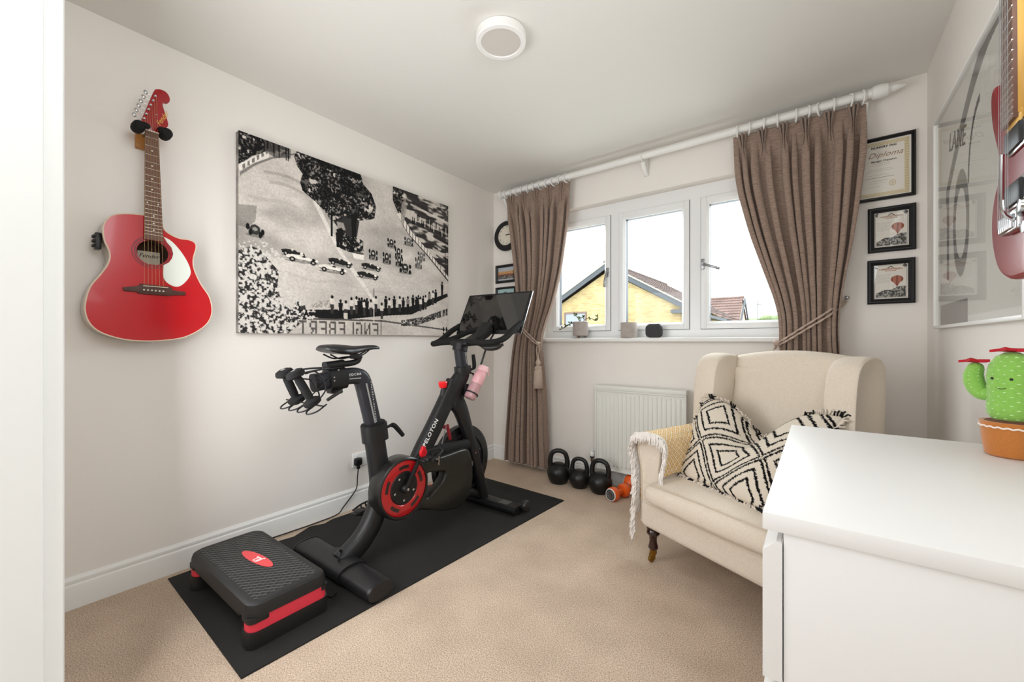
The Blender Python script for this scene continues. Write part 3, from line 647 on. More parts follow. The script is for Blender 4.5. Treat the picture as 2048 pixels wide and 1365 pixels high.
# ------------------------------------------------ aerobic step
st=thing('aerobic_step','black aerobic step with red risers on the near end of the mat','step platform',(-1.85,.712,.006),world=True)
def rr(x0,x1,y0,y1,r,n=6):
    o=[]
    for cx,cy,a0 in((x1-r,y1-r,0),(x0+r,y1-r,90),(x0+r,y0+r,180),(x1-r,y0+r,270)):
        for i in range(n+1): a=rad(a0+90*i/n); o.append((cx+r*math.cos(a),cy+r*math.sin(a)))
    return o
SX0,SX1,SY0,SY1=-2.165,-1.538,.572,.853
def rrl(dx,z,r): return [V(x,y,z) for x,y in rr(SX0+dx,SX1-dx,SY0+dx,SY1-dx,r)]
b=B().loft([rrl(-.002,.110,.045),rrl(-.001,.135,.045),rrl(.003,.15,.045),rrl(.011,.156,.045),rrl(.02,.156,.04)])
b.box((SX0+.08,SY0-.0015,.098),(SX1-.08,SY0+.012,.125),.003).box((SX0+.08,SY1-.012,.098),(SX1-.08,SY1+.0015,.125),.003)
b.done('deck',mat('step_black','#1E1D1D',.5,bump=(500,.2,.001)),st)
for sx in(0,1):
    for y0_,y1_ in((SY0-.001,SY0+.075),(SY1-.04,SY1+.001)):
        x0=SX0-.001 if sx==0 else SX1-.078; B().loft([[V(x,y,z) for x,y in rr(x0,x0+.079,y0_,y1_,.022)] for z in(.093,.1105)]).done('deck_corner',MATS['step_black'],st)
b=B(); dx=.028; X0,X1,Y0,Y1=SX0+.035,SX1-.035,SY0+.03,SY1-.03; sp=.019
for fam in(1,-1):
    k=-1.2
    while k<1.2:
        # line y-Y0 = fam*1.15*(x-X0)+k
        ps=[]
        for x in(X0,X1):
            y=Y0+fam*1.15*(x-X0)+k+(0 if fam>0 else .3)
            if Y0<=y<=Y1: ps.append((x,y))
        for y in(Y0,Y1):
            x=X0+(y-Y0-k-(0 if fam>0 else .3))/(fam*1.15)
            if X0<x<X1: ps.append((x,y))
        if len(ps)==2 and abs(ps[0][0]-ps[1][0])>.004: b.tube([V(*ps[0],.1566),V(*ps[1],.1566)],.0013,4)
        k+=sp*1.5
o=b.done('diamond_ridges',mat('step_grip','#565452',.6),st); o['kind']='stuff'
b=B().plate([(-1.862+.111*math.cos(t)-.004*math.sin(t),.722+.024*math.sin(t)+.011*math.cos(t)) for t in [2*PI*i/36 for i in range(36)]],.157,.1585)
b.done('badge',mat('badge_red','#DC4A4E',.5),st)
text('lettering','JLL',.034,basis((-1,-.1,0),(.1,-1,0),(-1.855,.722,.1587)),mat('badge_white','#F4E4E4',.5),st,bold=.0012)
text('lettering','FITNESS',.007,basis((-1,-.1,0),(.1,-1,0),(-1.848,.7065,.1587)),MATS['badge_white'],st)
for s in(0,1):
    xa,xb=(SX0,SX0+.075) if s==0 else (SX1-.075,SX1)
    def blk(z0,z1,g): 
        return B().loft([[V(x,y,z) for x,y in rr(xa+g,xb-g,SY0+g,SY1-g,.03)] for z in(z0,z1)])
    blk(.062,.1105,.002).done('riser',mat('step_red','#E23A4C',.5),st)
    blk(.006,.0625,-.003).done('foot',MATS['step_black'],st)
# ------------------------------------------------ exercise bike
xm=-1.74
bk=thing('exercise_bike','matt black exercise bike with red flywheel ring and a tilted screen','exercise bike',(-1.74,1.5,.006),world=True)
M_frame=mat('bike_black','#19191B',.42,spec=.5); M_grey=mat('bike_grey','#2E2D2C',.38,spec=.5); M_slid=mat('slider_navy','#24252C',.35,spec=.5); M_foam=mat('grip_foam','#1E1E1E',.8,spec=.25,bump=(900,.2,.0006))
M_txt=mat('white_lettering','#E8E8E8',.5)
def mp(yz,x=xm): return [V(x,y,z) for y,z in yz]
# rear stabiliser: fat rounded bar with sleeves and end caps
zz0=.006
B().sweep([V(-2.03,1.012,.042),V(-1.435,1.012,.042)],.035,.062,(0,0,1),24,2.6).done('rear_stabiliser',M_frame,bk)
for s,x in((-1,-2.03),(1,-1.435)):
    B().sweep([V(x,1.012,.042),V(x+s*.006,1.012,.042),V(x+s*.012,1.012,.042)],lambda f:.038-.004*f,lambda f:.065-.005*f,(0,0,1),24,2.4).done('end_cap',M_black,bk)
B().sweep([V(-1.83,1.012,.046),V(-1.63,1.012,.046)],.041,.069,(0,0,1),24,2.4).done('sleeve',M_frame,bk)
for x in (-1.98,-1.5): B().cyl((x,1.022,.006),(x,1.022,.014),.022,14).done('foot_pad',M_rubber,bk)
# curved rear frame
p=smooth_path(mp([(1.02,.05),(1.067,.075),(1.124,.112),(1.178,.172),(1.215,.252),(1.228,.343),(1.219,.445),(1.203,.548),(1.197,.585)]),5)
B().sweep(p,lambda f:.042-.004*f,lambda f:.05-.002*f,(1,0,0),20,2.7).done('rear_frame',M_frame,bk)
# seat collar, slider, bend
B().sweep(mp([(1.203,.572),(1.193,.655)]),.05,.062,(1,0,0),24,2.6).done('collar',M_black,bk)
B().sweep(mp([(1.192,.65),(1.190,.662)]),.046,.056,(1,0,0),24,2.6).done('collar_rim',M_blk2,bk)
p=smooth_path(mp([(1.192,.64),(1.168,.735),(1.143,.83)]),3)+smooth_path(mp([(1.136,.855),(1.12,.885),(1.085,.897),(1.03,.895),(.96,.886),(.90,.879)]),5)
B().sweep(p,.030,.0385,(1,0,0),20,3.2).done('seat_post',M_slid,bk)
B().sweep(mp([(.905,.8795),(.893,.878)]),.031,.040,(1,0,0),20,3).done('end_cap',M_black,bk)
B().plate([(-.004,-.1),(.004,-.1),(.004,.1),(-.004,.1)],0,.0006,M=basis((0,.97,.245),(0,-.245,.97),(xm+.0302,1.157,.762),(1,0,0))).done('scale_strip',mat('scale_grey','#9A9A98',.5),bk)
for i in range(17):
    t=i/16; y=lerp(1.179,1.150,t)+.008;z=lerp(.672,.862,t)
    text('scale_number','ABCDEFGHJKLMNPRST'[i],.010,basis((0,1,0),(0,0,1),(xm+.0304,y,z)),M_txt,bk)
text('scale_letters','EDCBA',.016,basis((0,1,.05),(0,-.05,1),(xm+.0304,1.075,.905)),M_txt,bk,sp=1.3)
B().box((xm+.030,1.045,.884),(xm+.0306,1.105,.889)).done('scale_bar',MATS['scale_grey'],bk)
# clamp lever at seat collar
def lever(a,b_,c,nm='clamp_lever'):
    B().cyl(a,b_,.007,10).tube(smooth_path([b_,Vector(b_).lerp(Vector(c),.25)+V(0,.004,.006),c],5),lambda f:.0105+.002*math.sin(f*3),10).done(nm,M_blk2,bk)
lever((xm+.03,1.235,.63),(xm+.03,1.275,.64),(xm+.03,1.345,.575))
# sliding seat clamp under saddle
B().sweep(mp([(.955,.884),(1.035,.893)]),.040,.050,(1,0,0),20,3).box((xm-.022,.963,.825),(xm+.022,1.02,.86),.006).done('seat_clamp',M_black,bk)
B().sweep(mp([(.945,.951),(1.03,.958)]),.024,.016,(1,0,0),16,2.6).box((xm-.018,.955,.93),(xm+.018,1.02,.947)).tube(smooth_path(mp([(1.01,.954),(1.07,.956),(1.105,.966),(1.113,.985)]),5),.014,12).done('saddle_bracket',M_black,bk)
B().tube(smooth_path([(xm+.04,1.0,.835),(xm+.045,.985,.832),(xm+.05,.93,.805)],4),lambda f:.009-.002*f,10).done('clamp_lever',M_grey,bk)
for y,z in((.985,.931),(.965,.90),(.966,.885)): B().cyl((xm+.038,y,z),(xm+.045,y,z),.004,8).done('bolt',M_chrome,bk)
B().box((xm-.022,1.075,.975),(xm+.022,1.12,1.0),.006).done('rail_clamp',M_black,bk)
# saddle
sec=[(0,.052,.0,.012),(.02,.070,.004,.030),(.06,.077,.006,.043),(.10,.070,.003,.046),(.14,.050,-.002,.040),(.18,.032,-.004,.032),(.22,.024,-.001,.026),(.26,.021,.001,.022),(.285,.018,-.003,.019),(.298,.010,-.010,.010)]
lo=[]
for d,w,top,h in sec:
    y=.925+d; z=1.040+top; L=[]
    for j in range(20):
        a=2*PI*j/20; c=math.cos(a);q=math.sin(a)
        zz=z-h*.5+h*.5*(abs(q)**.7*math.copysign(1,q)) - (.010*abs(c)**2 if d<.16 else .004*abs(c)**2)
        L.append(V(xm+w*math.copysign(abs(c)**.75,c),y,zz))
    lo.append(L)
o=B().loft(lo).done('saddle',mat('saddle_black','#17181B',.33,spec=.6),bk,sharp=60); md=o.modifiers.new('s','SUBSURF'); md.levels=1; md.render_levels=1
for s in(-1,1):
    B().tube(smooth_path([(xm+s*.03,.955,1.0),(xm+s*.026,1.0,.98),(xm+s*.022,1.05,.984),(xm+s*.02,1.10,.988),(xm+s*.014,1.135,1.0),(xm+s*.008,1.165,1.018)],5),.0035,8).done('saddle_rail',M_black,bk)
# dumbbell rack behind saddle (wire)
for s in(-1,1):
    B().tube(smooth_path([(xm+s*.03,.95,.94),(xm+s*.05,.90,.938),(xm+s*.065,.83,.93),(xm+s*.065,.815,.92)],4),.004,8).done('rack_arm',M_black,bk)
M_wire=M_black
for x in (-1.90,-1.825,-1.75,-1.675):
    B().tube(smooth_path([(x,.85,.90),(x,.885,.84),(x+.002,.875,.80),(x+.002,.835,.772),(x+.036,.82,.765),(x+.06,.845,.775),(x+.062,.885,.80)],5),.0033,8).done('rack_wire',M_wire,bk)
B().tube([V(-1.92,.852,.90),V(-1.64,.852,.90)],.0035,8).done('rack_bar',M_wire,bk)
B().tube([V(-1.92,.865,.795),V(-1.60,.865,.795)],.0033,8).done('rack_bar',M_wire,bk)
B().tube(smooth_path([(xm+.06,.83,.925),(xm+.075,.87,.93),(xm+.075,.91,.86),(xm+.07,.87,.80)],4),.0033,8).done('rack_wire',M_wire,bk)
B().tube([V(xm+.035,.965,.905),V(xm+.045,.86,.83)],.0025,8).done('rack_stay',M_wire,bk)
# down tube
p=mp([(1.46,.40),(1.508,.475),(1.575,.565),(1.645,.665),(1.705,.75),(1.745,.81)])
B().sweep(smooth_path(p,4),.032,lambda f:.052+.016*max(0,f-.6),(1,0,0),20,3.0).done('down_tube',M_frame,bk)
d=Vector((0,.59,.81)).normalized()
text('lettering','PELOTON',.034,basis(d,(0,-d.z,d.y),(xm+.0334,1.530,.556),(1,0,0)),M_txt,bk,bold=.001,sp=1.1)
# top junction and handlebar mast
p=smooth_path(mp([(1.69,.70),(1.755,.79),(1.805,.845),(1.818,.87)]),5)
B().sweep(p,.034,lambda f:.062-.018*f,(1,0,0),20,2.5).done('head_tube',M_frame,bk)
B().sweep(mp([(1.819,.858),(1.814,.905)]),.044,.052,(1,0,0),22,2.5).done('collar',M_black,bk)
p=mp([(1.816,.88),(1.80,.96),(1.788,1.025)])
B().sweep(p,.030,.035,(1,0,0),20,3.0).done('mast',M_slid,bk)
for i in range(6): text('scale_number','FEDCBA'[i],.011,basis((0,1,0),(0,0,1),(xm+.0306,1.822-.003*i,.925+.0125*i)),M_txt,bk)
lever((xm+.03,1.86,.885),(xm+.03,1.885,.889),(xm+.03,1.878,.975))
# fork leg to the front stabiliser
p=smooth_path(mp([(1.735,.72),(1.79,.655),(1.84,.545),(1.885,.43),(1.94,.27),(1.985,.13),(2.005,.05)]),4)
B().sweep(p,.03,lambda f:.062-.028*min(1,f*2.2) if f<.45 else .034,(1,0,0),20,2.8).done('fork',M_frame,bk)
B().cyl((xm+.02,1.90,.365),(xm+.033,1.90,.365),.006,10).done('bolt',M_chrome,bk)
# front stabiliser
B().sweep([V(-2.02,2.015,.032),V(-1.46,2.015,.032)],.023,.048,(0,0,1),20,4).done('front_stabiliser',M_black,bk)
B().box((-1.6,1.985,.0552),(-1.53,2.045,.0562)).done('label_plate',mat('plate_grey','#4A4A48',.5),bk)
for x in (-2.03,-1.45):
    B().lathe([(.012,-.014),(.031,-.014),(.034,-.009),(.034,.009),(.031,.014),(.012,.014)],(x+(.004 if x>-1.5 else -.004),2.068,.045),(1,0,0),24).done('transport_wheel',M_grey,bk)
    B().box((x-.018,2.03,.03),(x+.018,2.075,.052),.004).done('wheel_bracket',M_black,bk)
# flywheel with guard
FYc,FZc,FR=1.868,.30,.232
B().lathe([(.03,-.028),(FR-.012,-.028),(FR,-.02),(FR,.02),(FR-.012,.028),(.03,.028)],(-1.80,FYc,FZc),(1,0,0),56).done('flywheel',mat('flywheel_black','#0E0E10',.3),bk)
B().plate(circ((FYc,FZc),FR*.80,48),0,.004,holes=[circ((FYc,FZc),FR*.74,48)],M=MW_L(-1.772)).done('flywheel_ring',M_grey,bk)
B().cyl((-1.83,FYc,FZc),(-1.72,FYc,FZc),.022,16).done('hub',M_steel,bk)
for a in range(5): B().cyl((-1.772,FYc+.15*math.cos(a*1.256+.4),FZc+.15*math.sin(a*1.256+.4)),(-1.768,FYc+.15*math.cos(a*1.256+.4),FZc+.15*math.sin(a*1.256+.4)),.005,8).done('bolt',M_steel,bk)
B().ell((-1.78,1.865,.60),(.028,.045,.045),16,10).done('brake_cover',mat('brake_taupe','#7C6A66',.35),bk)
# belt cover
cvp=[(1.30,.44),(1.40,.44),(1.50,.425),(1.62,.425),(1.72,.428),(1.775,.42),(1.80,.385),(1.815,.32),(1.815,.22),(1.78,.14),(1.70,.105),(1.60,.115),(1.50,.15),(1.42,.18),(1.30,.21)]
cvs=[(q.x,q.y) for q in smooth_path([(*q,0) for q in cvp],4,closed=True)]
hole=[(1.46,.352),(1.52,.350),(1.585,.338),(1.592,.315),(1.565,.282),(1.51,.25),(1.465,.228),(1.452,.26)]
hs=[(q.x,q.y) for q in smooth_path([(*q,0) for q in hole],3,closed=True)]
B().plate(cvs,-.028,.028,holes=[hs],bev=.012,M=MW_L(-1.682),seg=3).done('belt_cover',mat('cover_grey','#24231F',.33,spec=.5),bk)
CY_,CZ_=1.308,.326; CXR=-1.655
B().lathe([(.10,-.085),(.146,-.085),(.154,-.074),(.155,-.02),(.152,.004),(.146,.010),(.138,.008),(.137,-.01),(.10,-.012)],(CXR,CY_,CZ_),(1,0,0),64,cap=False).done('disc_guard',mat('guard_black','#1C1B1A',.3,spec=.6),bk)
B().lathe([(.072,-.014),(.1365,-.012),(.1365,.004),(.130,.007),(.086,.004),(.082,.0),(.072,-.002)],(CXR,CY_,CZ_),(1,0,0),64,cap=False).done('red_ring',mat('ring_red','#B01018',.28,coat=.5),bk,label='glossy red ring')
for k in range(5):
    a0=rad(72*k+20); pts=[]
    for t in range(9): a=a0+rad(-16+4*t); pts.append((CY_+.121*math.cos(a),CZ_+.121*math.sin(a)))
    for t in range(9): a=a0+rad(16-4*t); pts.append((CY_+.098*math.cos(a),CZ_+.098*math.sin(a)))
    B().plate(pts,0,.0015,M=MW_L(CXR+.0045)).done('ring_window',mat('window_dark','#2A1413' if k!=1 else '#2A1413',.3,coat=.4),bk)
B().lathe([(.081,-.02),(.081,.0),(.077,.003),(.03,.003),(.001,.003)],(CXR,CY_,CZ_),(1,0,0),48,cap=False).done('centre_disc',M_black,bk)
for k in range(5):
    a=rad(72*k+50); c=(CXR+.003,CY_+.060*math.cos(a),CZ_+.060*math.sin(a)); B().lathe([(.0065,0),(.0065,.004),(.003,.006)],c,(1,0,0),10).done('bolt',M_chrome,bk)
# cranks and pedals
a_=Vector((0,.0925,.148)).normalized(); c=V(CXR+.02,CY_,CZ_); e=c+a_*.165
B().lathe([(.022,0),(.022,.02),(.018,.026)],(CXR,CY_,CZ_),(1,0,0),20).sweep([c-a_*.012,c+a_*.05,e],lambda f:.008,lambda f:.014-.004*f,(1,0,0),12,3).done('crank_arm',M_black,bk)
B().cyl(c+V(.008,0,0),c+V(.014,0,0),.007,10).done('bolt',M_chrome,bk)
def pedal(P0,s,red):
    P0=Vector(P0); B().cyl(P0,P0+V(s*.09,0,0),.007,10).box(P0+V(s*.055-.028,-.028,-.012),P0+V(s*.055+.028,.028,.012),.006).box(P0+V(s*.055-.02,-.045,-.008),P0+V(s*.055+.02,.045,.004),.006).done('pedal',M_black,bk)
    M=Matrix.Translation(P0+V(s*.055,0,0))
    b=B().tube(smooth_path([(-.045,-.02,.0),(-.04,.03,.02),(-.01,.07,.035),(.03,.068,.035),(.045,.03,.02),(.045,-.02,0)],4),.005,8,M=M)
    b.tube(smooth_path([(-.035,.045,.028),(-.02,.055,-.02),(.02,.055,-.02),(.035,.045,.028)],4),.005,8,M=M)
    b.done('toe_cage',M_black,bk)
    if red: B().lathe([(.022,-.008),(.026,0),(.022,.008)],P0+V(s*.03,-.012,.03),(1,.2,0),16).box(P0+V(s*.02,-.022,.02),P0+V(s*.04,-.002,.062),.005).done('cleat_clip',M_redg,bk,label='bright red clip')
    B().tube(smooth_path([P0+V(s*.09,.02,.0),P0+V(s*.10,.03,.02),P0+V(s*.10,.03,-.03)],4),.0025,6).done('buckle',M_chrome,bk)
pedal(e+V(.005,0,0),1,True)
c2=V(-1.83,CY_,CZ_); e2=c2-a_*.17
B().sweep([c2,e2],lambda f:.008,lambda f:.014-.004*f,(1,0,0),12,3).done('crank_arm',M_black,bk)
pedal(e2,-1,False)
B().cyl((-1.83,CY_,CZ_),(CXR,CY_,CZ_),.03,16).done('bottom_bracket',M_black,bk)
B().sweep(mp([(1.23,.30),(1.33,.315),(1.50,.37)]),.03,.045,(1,0,0),16,2.6).sweep(mp([(1.40,.20),(1.62,.16),(1.90,.11),(1.98,.07)],-1.76),.028,.03,(1,0,0),16,2.6).done('lower_frame',M_frame,bk)
# padded cross tube and brake parts
B().sweep(mp([(1.49,.433),(1.62,.438),(1.83,.425)],xm+.02),.032,.036,(1,0,0),20,2.2).done('cross_tube',M_foam,bk)
B().tube(smooth_path(mp([(1.44,.40),(1.53,.398),(1.62,.40)],xm+.055),4),.003,8).done('brake_rod',M_chrome,bk)
B().sweep(mp([(1.70,.565),(1.715,.515),(1.725,.475)],xm-.015),.007,.010,(1,0,0),12,3).box((xm-.03,1.675,.545),(xm-.01,1.70,.565),.004).done('brake_lever',mat('dark_red','#8E1620',.5),bk,label='red brake lever')
B().tube(mp([(1.66,.57),(1.62,.46)],xm+.02),.003,6).done('brake_link',M_steel,bk)
# resistance knob
B().tube(smooth_path(mp([(1.655,.735),(1.655,.775),(1.653,.79)]),3),lambda f:.022-.012*f,12).done('knob_stem',M_frame,bk)
B().lathe([(.010,-.004),(.020,0),(.0245,.012),(.0265,.03),(.023,.036),(.012,.037),(.001,.037)],(xm,1.653,.79),(0,-.05,1),12).done('resistance_knob',mat('knob_red','#F01822',.3,coat=.3),bk,sharp=20,label='bright red knob')
# handlebar
def hb(x,y,z): return V(x,y,z)
HB=[(-2.0,2.06,1.165),(-2.005,1.98,1.125),(-2.01,1.90,1.07),(-2.008,1.84,1.045),(-1.985,1.805,1.042),(-1.90,1.80,1.05),(-1.75,1.80,1.055),(-1.60,1.80,1.05),(-1.52,1.81,1.05),(-1.485,1.85,1.06),(-1.475,1.91,1.085),(-1.475,1.98,1.13),(-1.48,2.06,1.17)]
B().tube(smooth_path(HB,5),lambda f:.0185,14).done('handlebar',M_foam,bk)
for q in(HB[0],HB[-1]): B().ell(q,.0185,14,8).done('bar_end',M_foam,bk)
B().tube(smooth_path([(-1.90,1.82,1.058),(-1.87,1.90,1.085),(-1.845,1.98,1.118),(-1.80,2.03,1.14),(-1.74,2.04,1.145),(-1.69,2.02,1.135),(-1.655,1.95,1.10),(-1.64,1.85,1.065)],6),.0165,14).done('aero_bar',M_foam,bk)
B().box((xm-.07,1.77,1.03),(xm+.07,1.87,1.058),.012,3).sweep([V(xm,1.79,1.0),V(xm,1.80,1.04)],.04,.045,(1,0,0),20,2.5).sweep([V(xm,1.85,1.045),V(xm,1.98,1.10),V(xm,2.05,1.17)],.05,.02,(1,0,0),16,3).done('handlebar_mount',M_black,bk)
B().sweep(smooth_path([(-1.62,1.84,1.035),(-1.585,1.86,1.02),(-1.52,1.88,1.025),(-1.49,1.90,1.04)],4),.02,lambda f:.02*math.sin(PI*min(max(f,.1),.9)),(0,1,0),16,2).done('weight_tray',M_grey,bk)
# screen
sy_,st_=.06,.48; n_=V(-math.sin(sy_),math.cos(sy_),0); ax=V(math.cos(sy_),math.sin(sy_),0); up_=n_*math.sin(st_)+V(0,0,math.cos(st_)); nn=ax.cross(up_)
MS=basis(ax,up_,(-1.735,2.10,1.247),nn)   # +w faces the rider
B().box((-.262,-.157,-.016),(.262,.157,0),.006,3,M=MS).done('screen_housing',M_black,bk)
B().box((-.2635,-.158,-.013),(.2635,.158,-.005),.003,2,M=MS).done('screen_rim',M_chrome,bk,label='silver rim')
B().box((-.247,-.132,.0),(.247,.142,.0008),M=MS).done('display',mat('screen_glass','#0C0C0C',.04,spec=.7,coat=1),bk,label='dark glossy display, switched off')
B().box((-.08,-.06,-.05),(.08,.06,-.015),.012,3,M=MS).done('screen_mount',M_black,bk)
B().tube(smooth_path([(xm+.06,2.06,1.13),(xm+.07,1.96,1.02),(xm+.055,1.925,.92),(xm+.03,1.90,.82),(xm-.01,1.86,.74),(xm-.02,1.82,.70)],6),.006,8).done('screen_cable',M_black,bk)
B().tube(smooth_path(mp([(1.86,.865),(1.89,.855),(1.895,.83)],xm+.02),3),.006,8).done('bottle_bracket',M_black,bk)
B().tube(smooth_path([(-1.745,1.03,.10),(-1.72,1.0,.12),(-1.70,.99,.10),(-1.70,.975,.03),(-1.69,.97,.012)],5),.0045,8).done('cable_tie',M_black,bk)
# bottle
bt=thing('water_bottle','pink water bottle in the cage on the bike frame','bottle',(-1.66,1.83,.76),world=True)
ba=V(-1.675,1.805,.715); bd=(V(-1.66,1.912,.885)-ba).normalized()
B().lathe([(.001,0),(.030,0),(.036,.008),(.037,.05),(.035,.10)],ba,bd,28).done('lower_body',mat('bottle_dusty','#B98E92',.3,coat=.3),bt)
B().lathe([(.035,.10),(.037,.108),(.037,.15),(.033,.175),(.027,.187)],ba,bd,28,cap=False).done('upper_body',mat('bottle_pink','#E0A9AE',.3,coat=.3),bt)
B().lathe([(.028,.183),(.033,.186),(.033,.208),(.028,.219),(.010,.222),(.001,.222)],ba,bd,28).done('lid',mat('lid_pink','#EBBDBF',.4),bt)
t_=ba+bd*.21; B().tube(smooth_path([t_+V(0,.02,.0),t_+V(.0,.045,.0),t_+V(0,.05,-.03),t_+V(0,.048,-.05)],4),.004,8).done('loop',MATS['lid_pink'],bt)
cg=B(); 
for q in(.03,): cg.lathe([(.0385,q),(.042,q),(.042,q+.008),(.0385,q+.008)],ba,bd,28,cap=False)
cg.done('bottle_cage_ring',M_black,bk); B().box((-1.745,1.80,.73),(-1.70,1.83,.80),.004).done('cage_mount',M_black,bk)
# dumbbells in the rack
def bell(nm,a,b_,label,grp=None):
    a=Vector(a);b_=Vector(b_); d=(b_-a); L=d.length; t=thing(nm,label,'dumbbell',tuple(a),group=grp,world=True)
    hp=[(.001,-.016),(.020,-.016),(.033,-.010),(.037,0),(.036,.008),(.022,.016),(.013,.018)]
    B().lathe(hp,a,d,24).done('head',M_rubber,t); B().lathe([(r,-h) for r,h in hp][::-1],b_,d,24).done('head',M_rubber,t)
    B().lathe([(.014,.012),(.017,.03),(.0175,L/2),(.017,L-.03),(.014,L-.012)],a,d,20).done('handle',M_foam,t)
    B().cyl(a-d.normalized()*.0165,a-d.normalized()*.0158,.010,12).done('end_mark',mat('mark_grey','#9A9A98',.5),t)
bell('dumbbell',(-1.83,.816,.922),(-1.83,.868,.802),'black dumbbell in the bike rack, the one nearer the left edge')
bell('dumbbell',(-1.70,.800,.925),(-1.685,.862,.805),'black dumbbell in the bike rack, the one nearer the saddle')
# striped shoe-like thing seen through the cover
sh=thing('training_shoe','black and red striped shoe on the mat behind the bike cover','shoe',(-2.10,1.87,.006),world=True)
sec=[(0,.03,.06),(.03,.04,.085),(.07,.042,.09),(.11,.042,.075),(.16,.045,.06),(.21,.045,.05),(.25,.03,.035),(.262,.012,.022)]
lo=[[V(-2.10+w*math.cos(a),1.74+d,.02+h*.5+h*.5*math.copysign(abs(math.sin(a))**.8,math.sin(a))) for a in [2*PI*j/16 for j in range(16)]] for d,w,h in sec]
B().loft(lo).done('upper',M_black,sh,sharp=0)
B().loft([[V(x,y,z) for x,y in rr(-2.145,-2.055,1.735,2.005,.04)] for z in(.0065,.024)]).done('sole',M_blk2,sh)
for k in range(4):
    y=1.79+k*.035; B().tube([V(-2.10+.046*math.cos(a),y+.01*math.sin(a*3),.05+.052*math.sin(a)*(1-k*.12)) for a in [PI*j/10 for j in range(11)]],.005,6).done('stripe',M_redg,sh)
# ------------------------------------------------ curtains
M_cur=mat('curtain_slub','#917D70',.92,spec=.1,noise=95,var=.26,stretch=(.35,1,2.6),bump=(120,.25,.003),sheen=.2)
M_curw=M_white
def curtain(nm,label,L,R,Yc,nf,zb,zt,seed,side):
    r=np.random.default_rng(seed); H=240;Wn=360
    z=np.linspace(zt,zb,H); s=np.linspace(0,1,Wn); Sg,Zg=np.meshgrid(s,z)
    Lz=np.array([q[1] for q in L])[::-1];Lx=np.array([q[0] for q in L])[::-1];Rz=np.array([q[1] for q in R])[::-1];Rx=np.array([q[0] for q in R])[::-1]
    xl=np.interp(z,Lz,Lx);xr=np.interp(z,Rz,Rx)
    k=9; 
    def sm(a): 
        p=np.pad(a,(k,k),mode='edge'); return np.convolve(p,np.ones(2*k+1)/(2*k+1),'valid')
    xl=sm(xl);xr=sm(xr); w=(xr-xl)
    ph=s+.022*np.sin(2*PI*s*2.3+seed)+.012*np.sin(2*PI*s*5.1+seed*2)
    th=2*PI*nf*ph[None,:]+.5*np.sin((Zg-1)*2.2+seed)
    zn=(zt-Zg)
    tie=np.exp(-((Zg-1.08)/.28)**2)
    amp=.034*(1-.35*tie)*np.clip(.45+zn*2.5,0,1)
    c=np.cos(th); fold=np.sign(c)*np.abs(c)**.75
    Y=Yc-amp*fold*(.8+.35*np.sin(2*PI*s*3.7+seed)[None,:]) -.02*tie
    # pinch pleats: three narrow ridges gathered at each pleat, pinched 9 cm below the top
    pl=np.clip(1-zn/.17,0,1); n=nf//2+1
    pc=(np.arange(n)+.5)/n
    ridge=np.zeros_like(Sg); tight=.35+.65*np.abs(zn-.095)/.095
    for q in pc:
        wd=.30/n
        u=(Sg-q)/wd/np.clip(np.where(zn<.2,.35+6.5*np.abs(zn-.095),1),.25,1)
        ridge=np.maximum(ridge,np.where(np.abs(u)<1,(.55+.45*np.cos(u*3*PI))*np.sqrt(np.clip(1-u*u,0,1)),0))
    pm=np.clip(1.25-zn/.16,0,1)
    Y=Y*(1-pm)+(Yc+.012-.040*ridge)*pm
    X=xl[:,None]+w[:,None]*Sg+.35*amp*np.sin(2*th)*(1-pm)*.6
    zz=Zg.copy(); hem=np.clip(1-(Zg-zb)/.1,0,1); zz+=hem*.004*np.cos(th)
    t=thing(nm,label,'curtain',((L[0][0]+R[0][0])/2,Yc,zt),world=True)
    grid('fabric',np.stack([X,Y,zz],-1),M_cur,t,solid=.003)
    return t,pc,xl,xr,z
cL,pcL,xlL,xrL,zL=curtain('curtain','taupe curtain tied back at the left side of the window, reaching the floor',
 [(-2.171,2.309),(-2.10,2.051),(-2.045,1.661),(-2.02,1.406),(-2.012,1.197),(-2.063,.986),(-2.10,.757),(-2.122,.557),(-2.15,.237),(-2.16,.037)],
 [(-1.536,2.302),(-1.563,1.998),(-1.625,1.618),(-1.693,1.347),(-1.765,1.15),(-1.787,1.06),(-1.773,.829),(-1.754,.589),(-1.742,.3),(-1.731,.037)],2.785,9,.037,2.295,3,1)
cR,pcR,xlR,xrR,zR=curtain('curtain','taupe curtain tied back at the right side of the window, behind the armchair',
 [(-.422,2.30),(-.395,1.971),(-.33,1.69),(-.254,1.445),(-.197,1.267),(-.18,1.14),(-.185,1.03),(-.20,.6),(-.24,.037)],
 [(.194,2.30),(.188,2.048),(.164,1.795),(.134,1.538),(.104,1.357),(.083,1.173),(.087,1.013),(.12,.6),(.17,.037)],2.785,10,.037,2.295,5,-1)
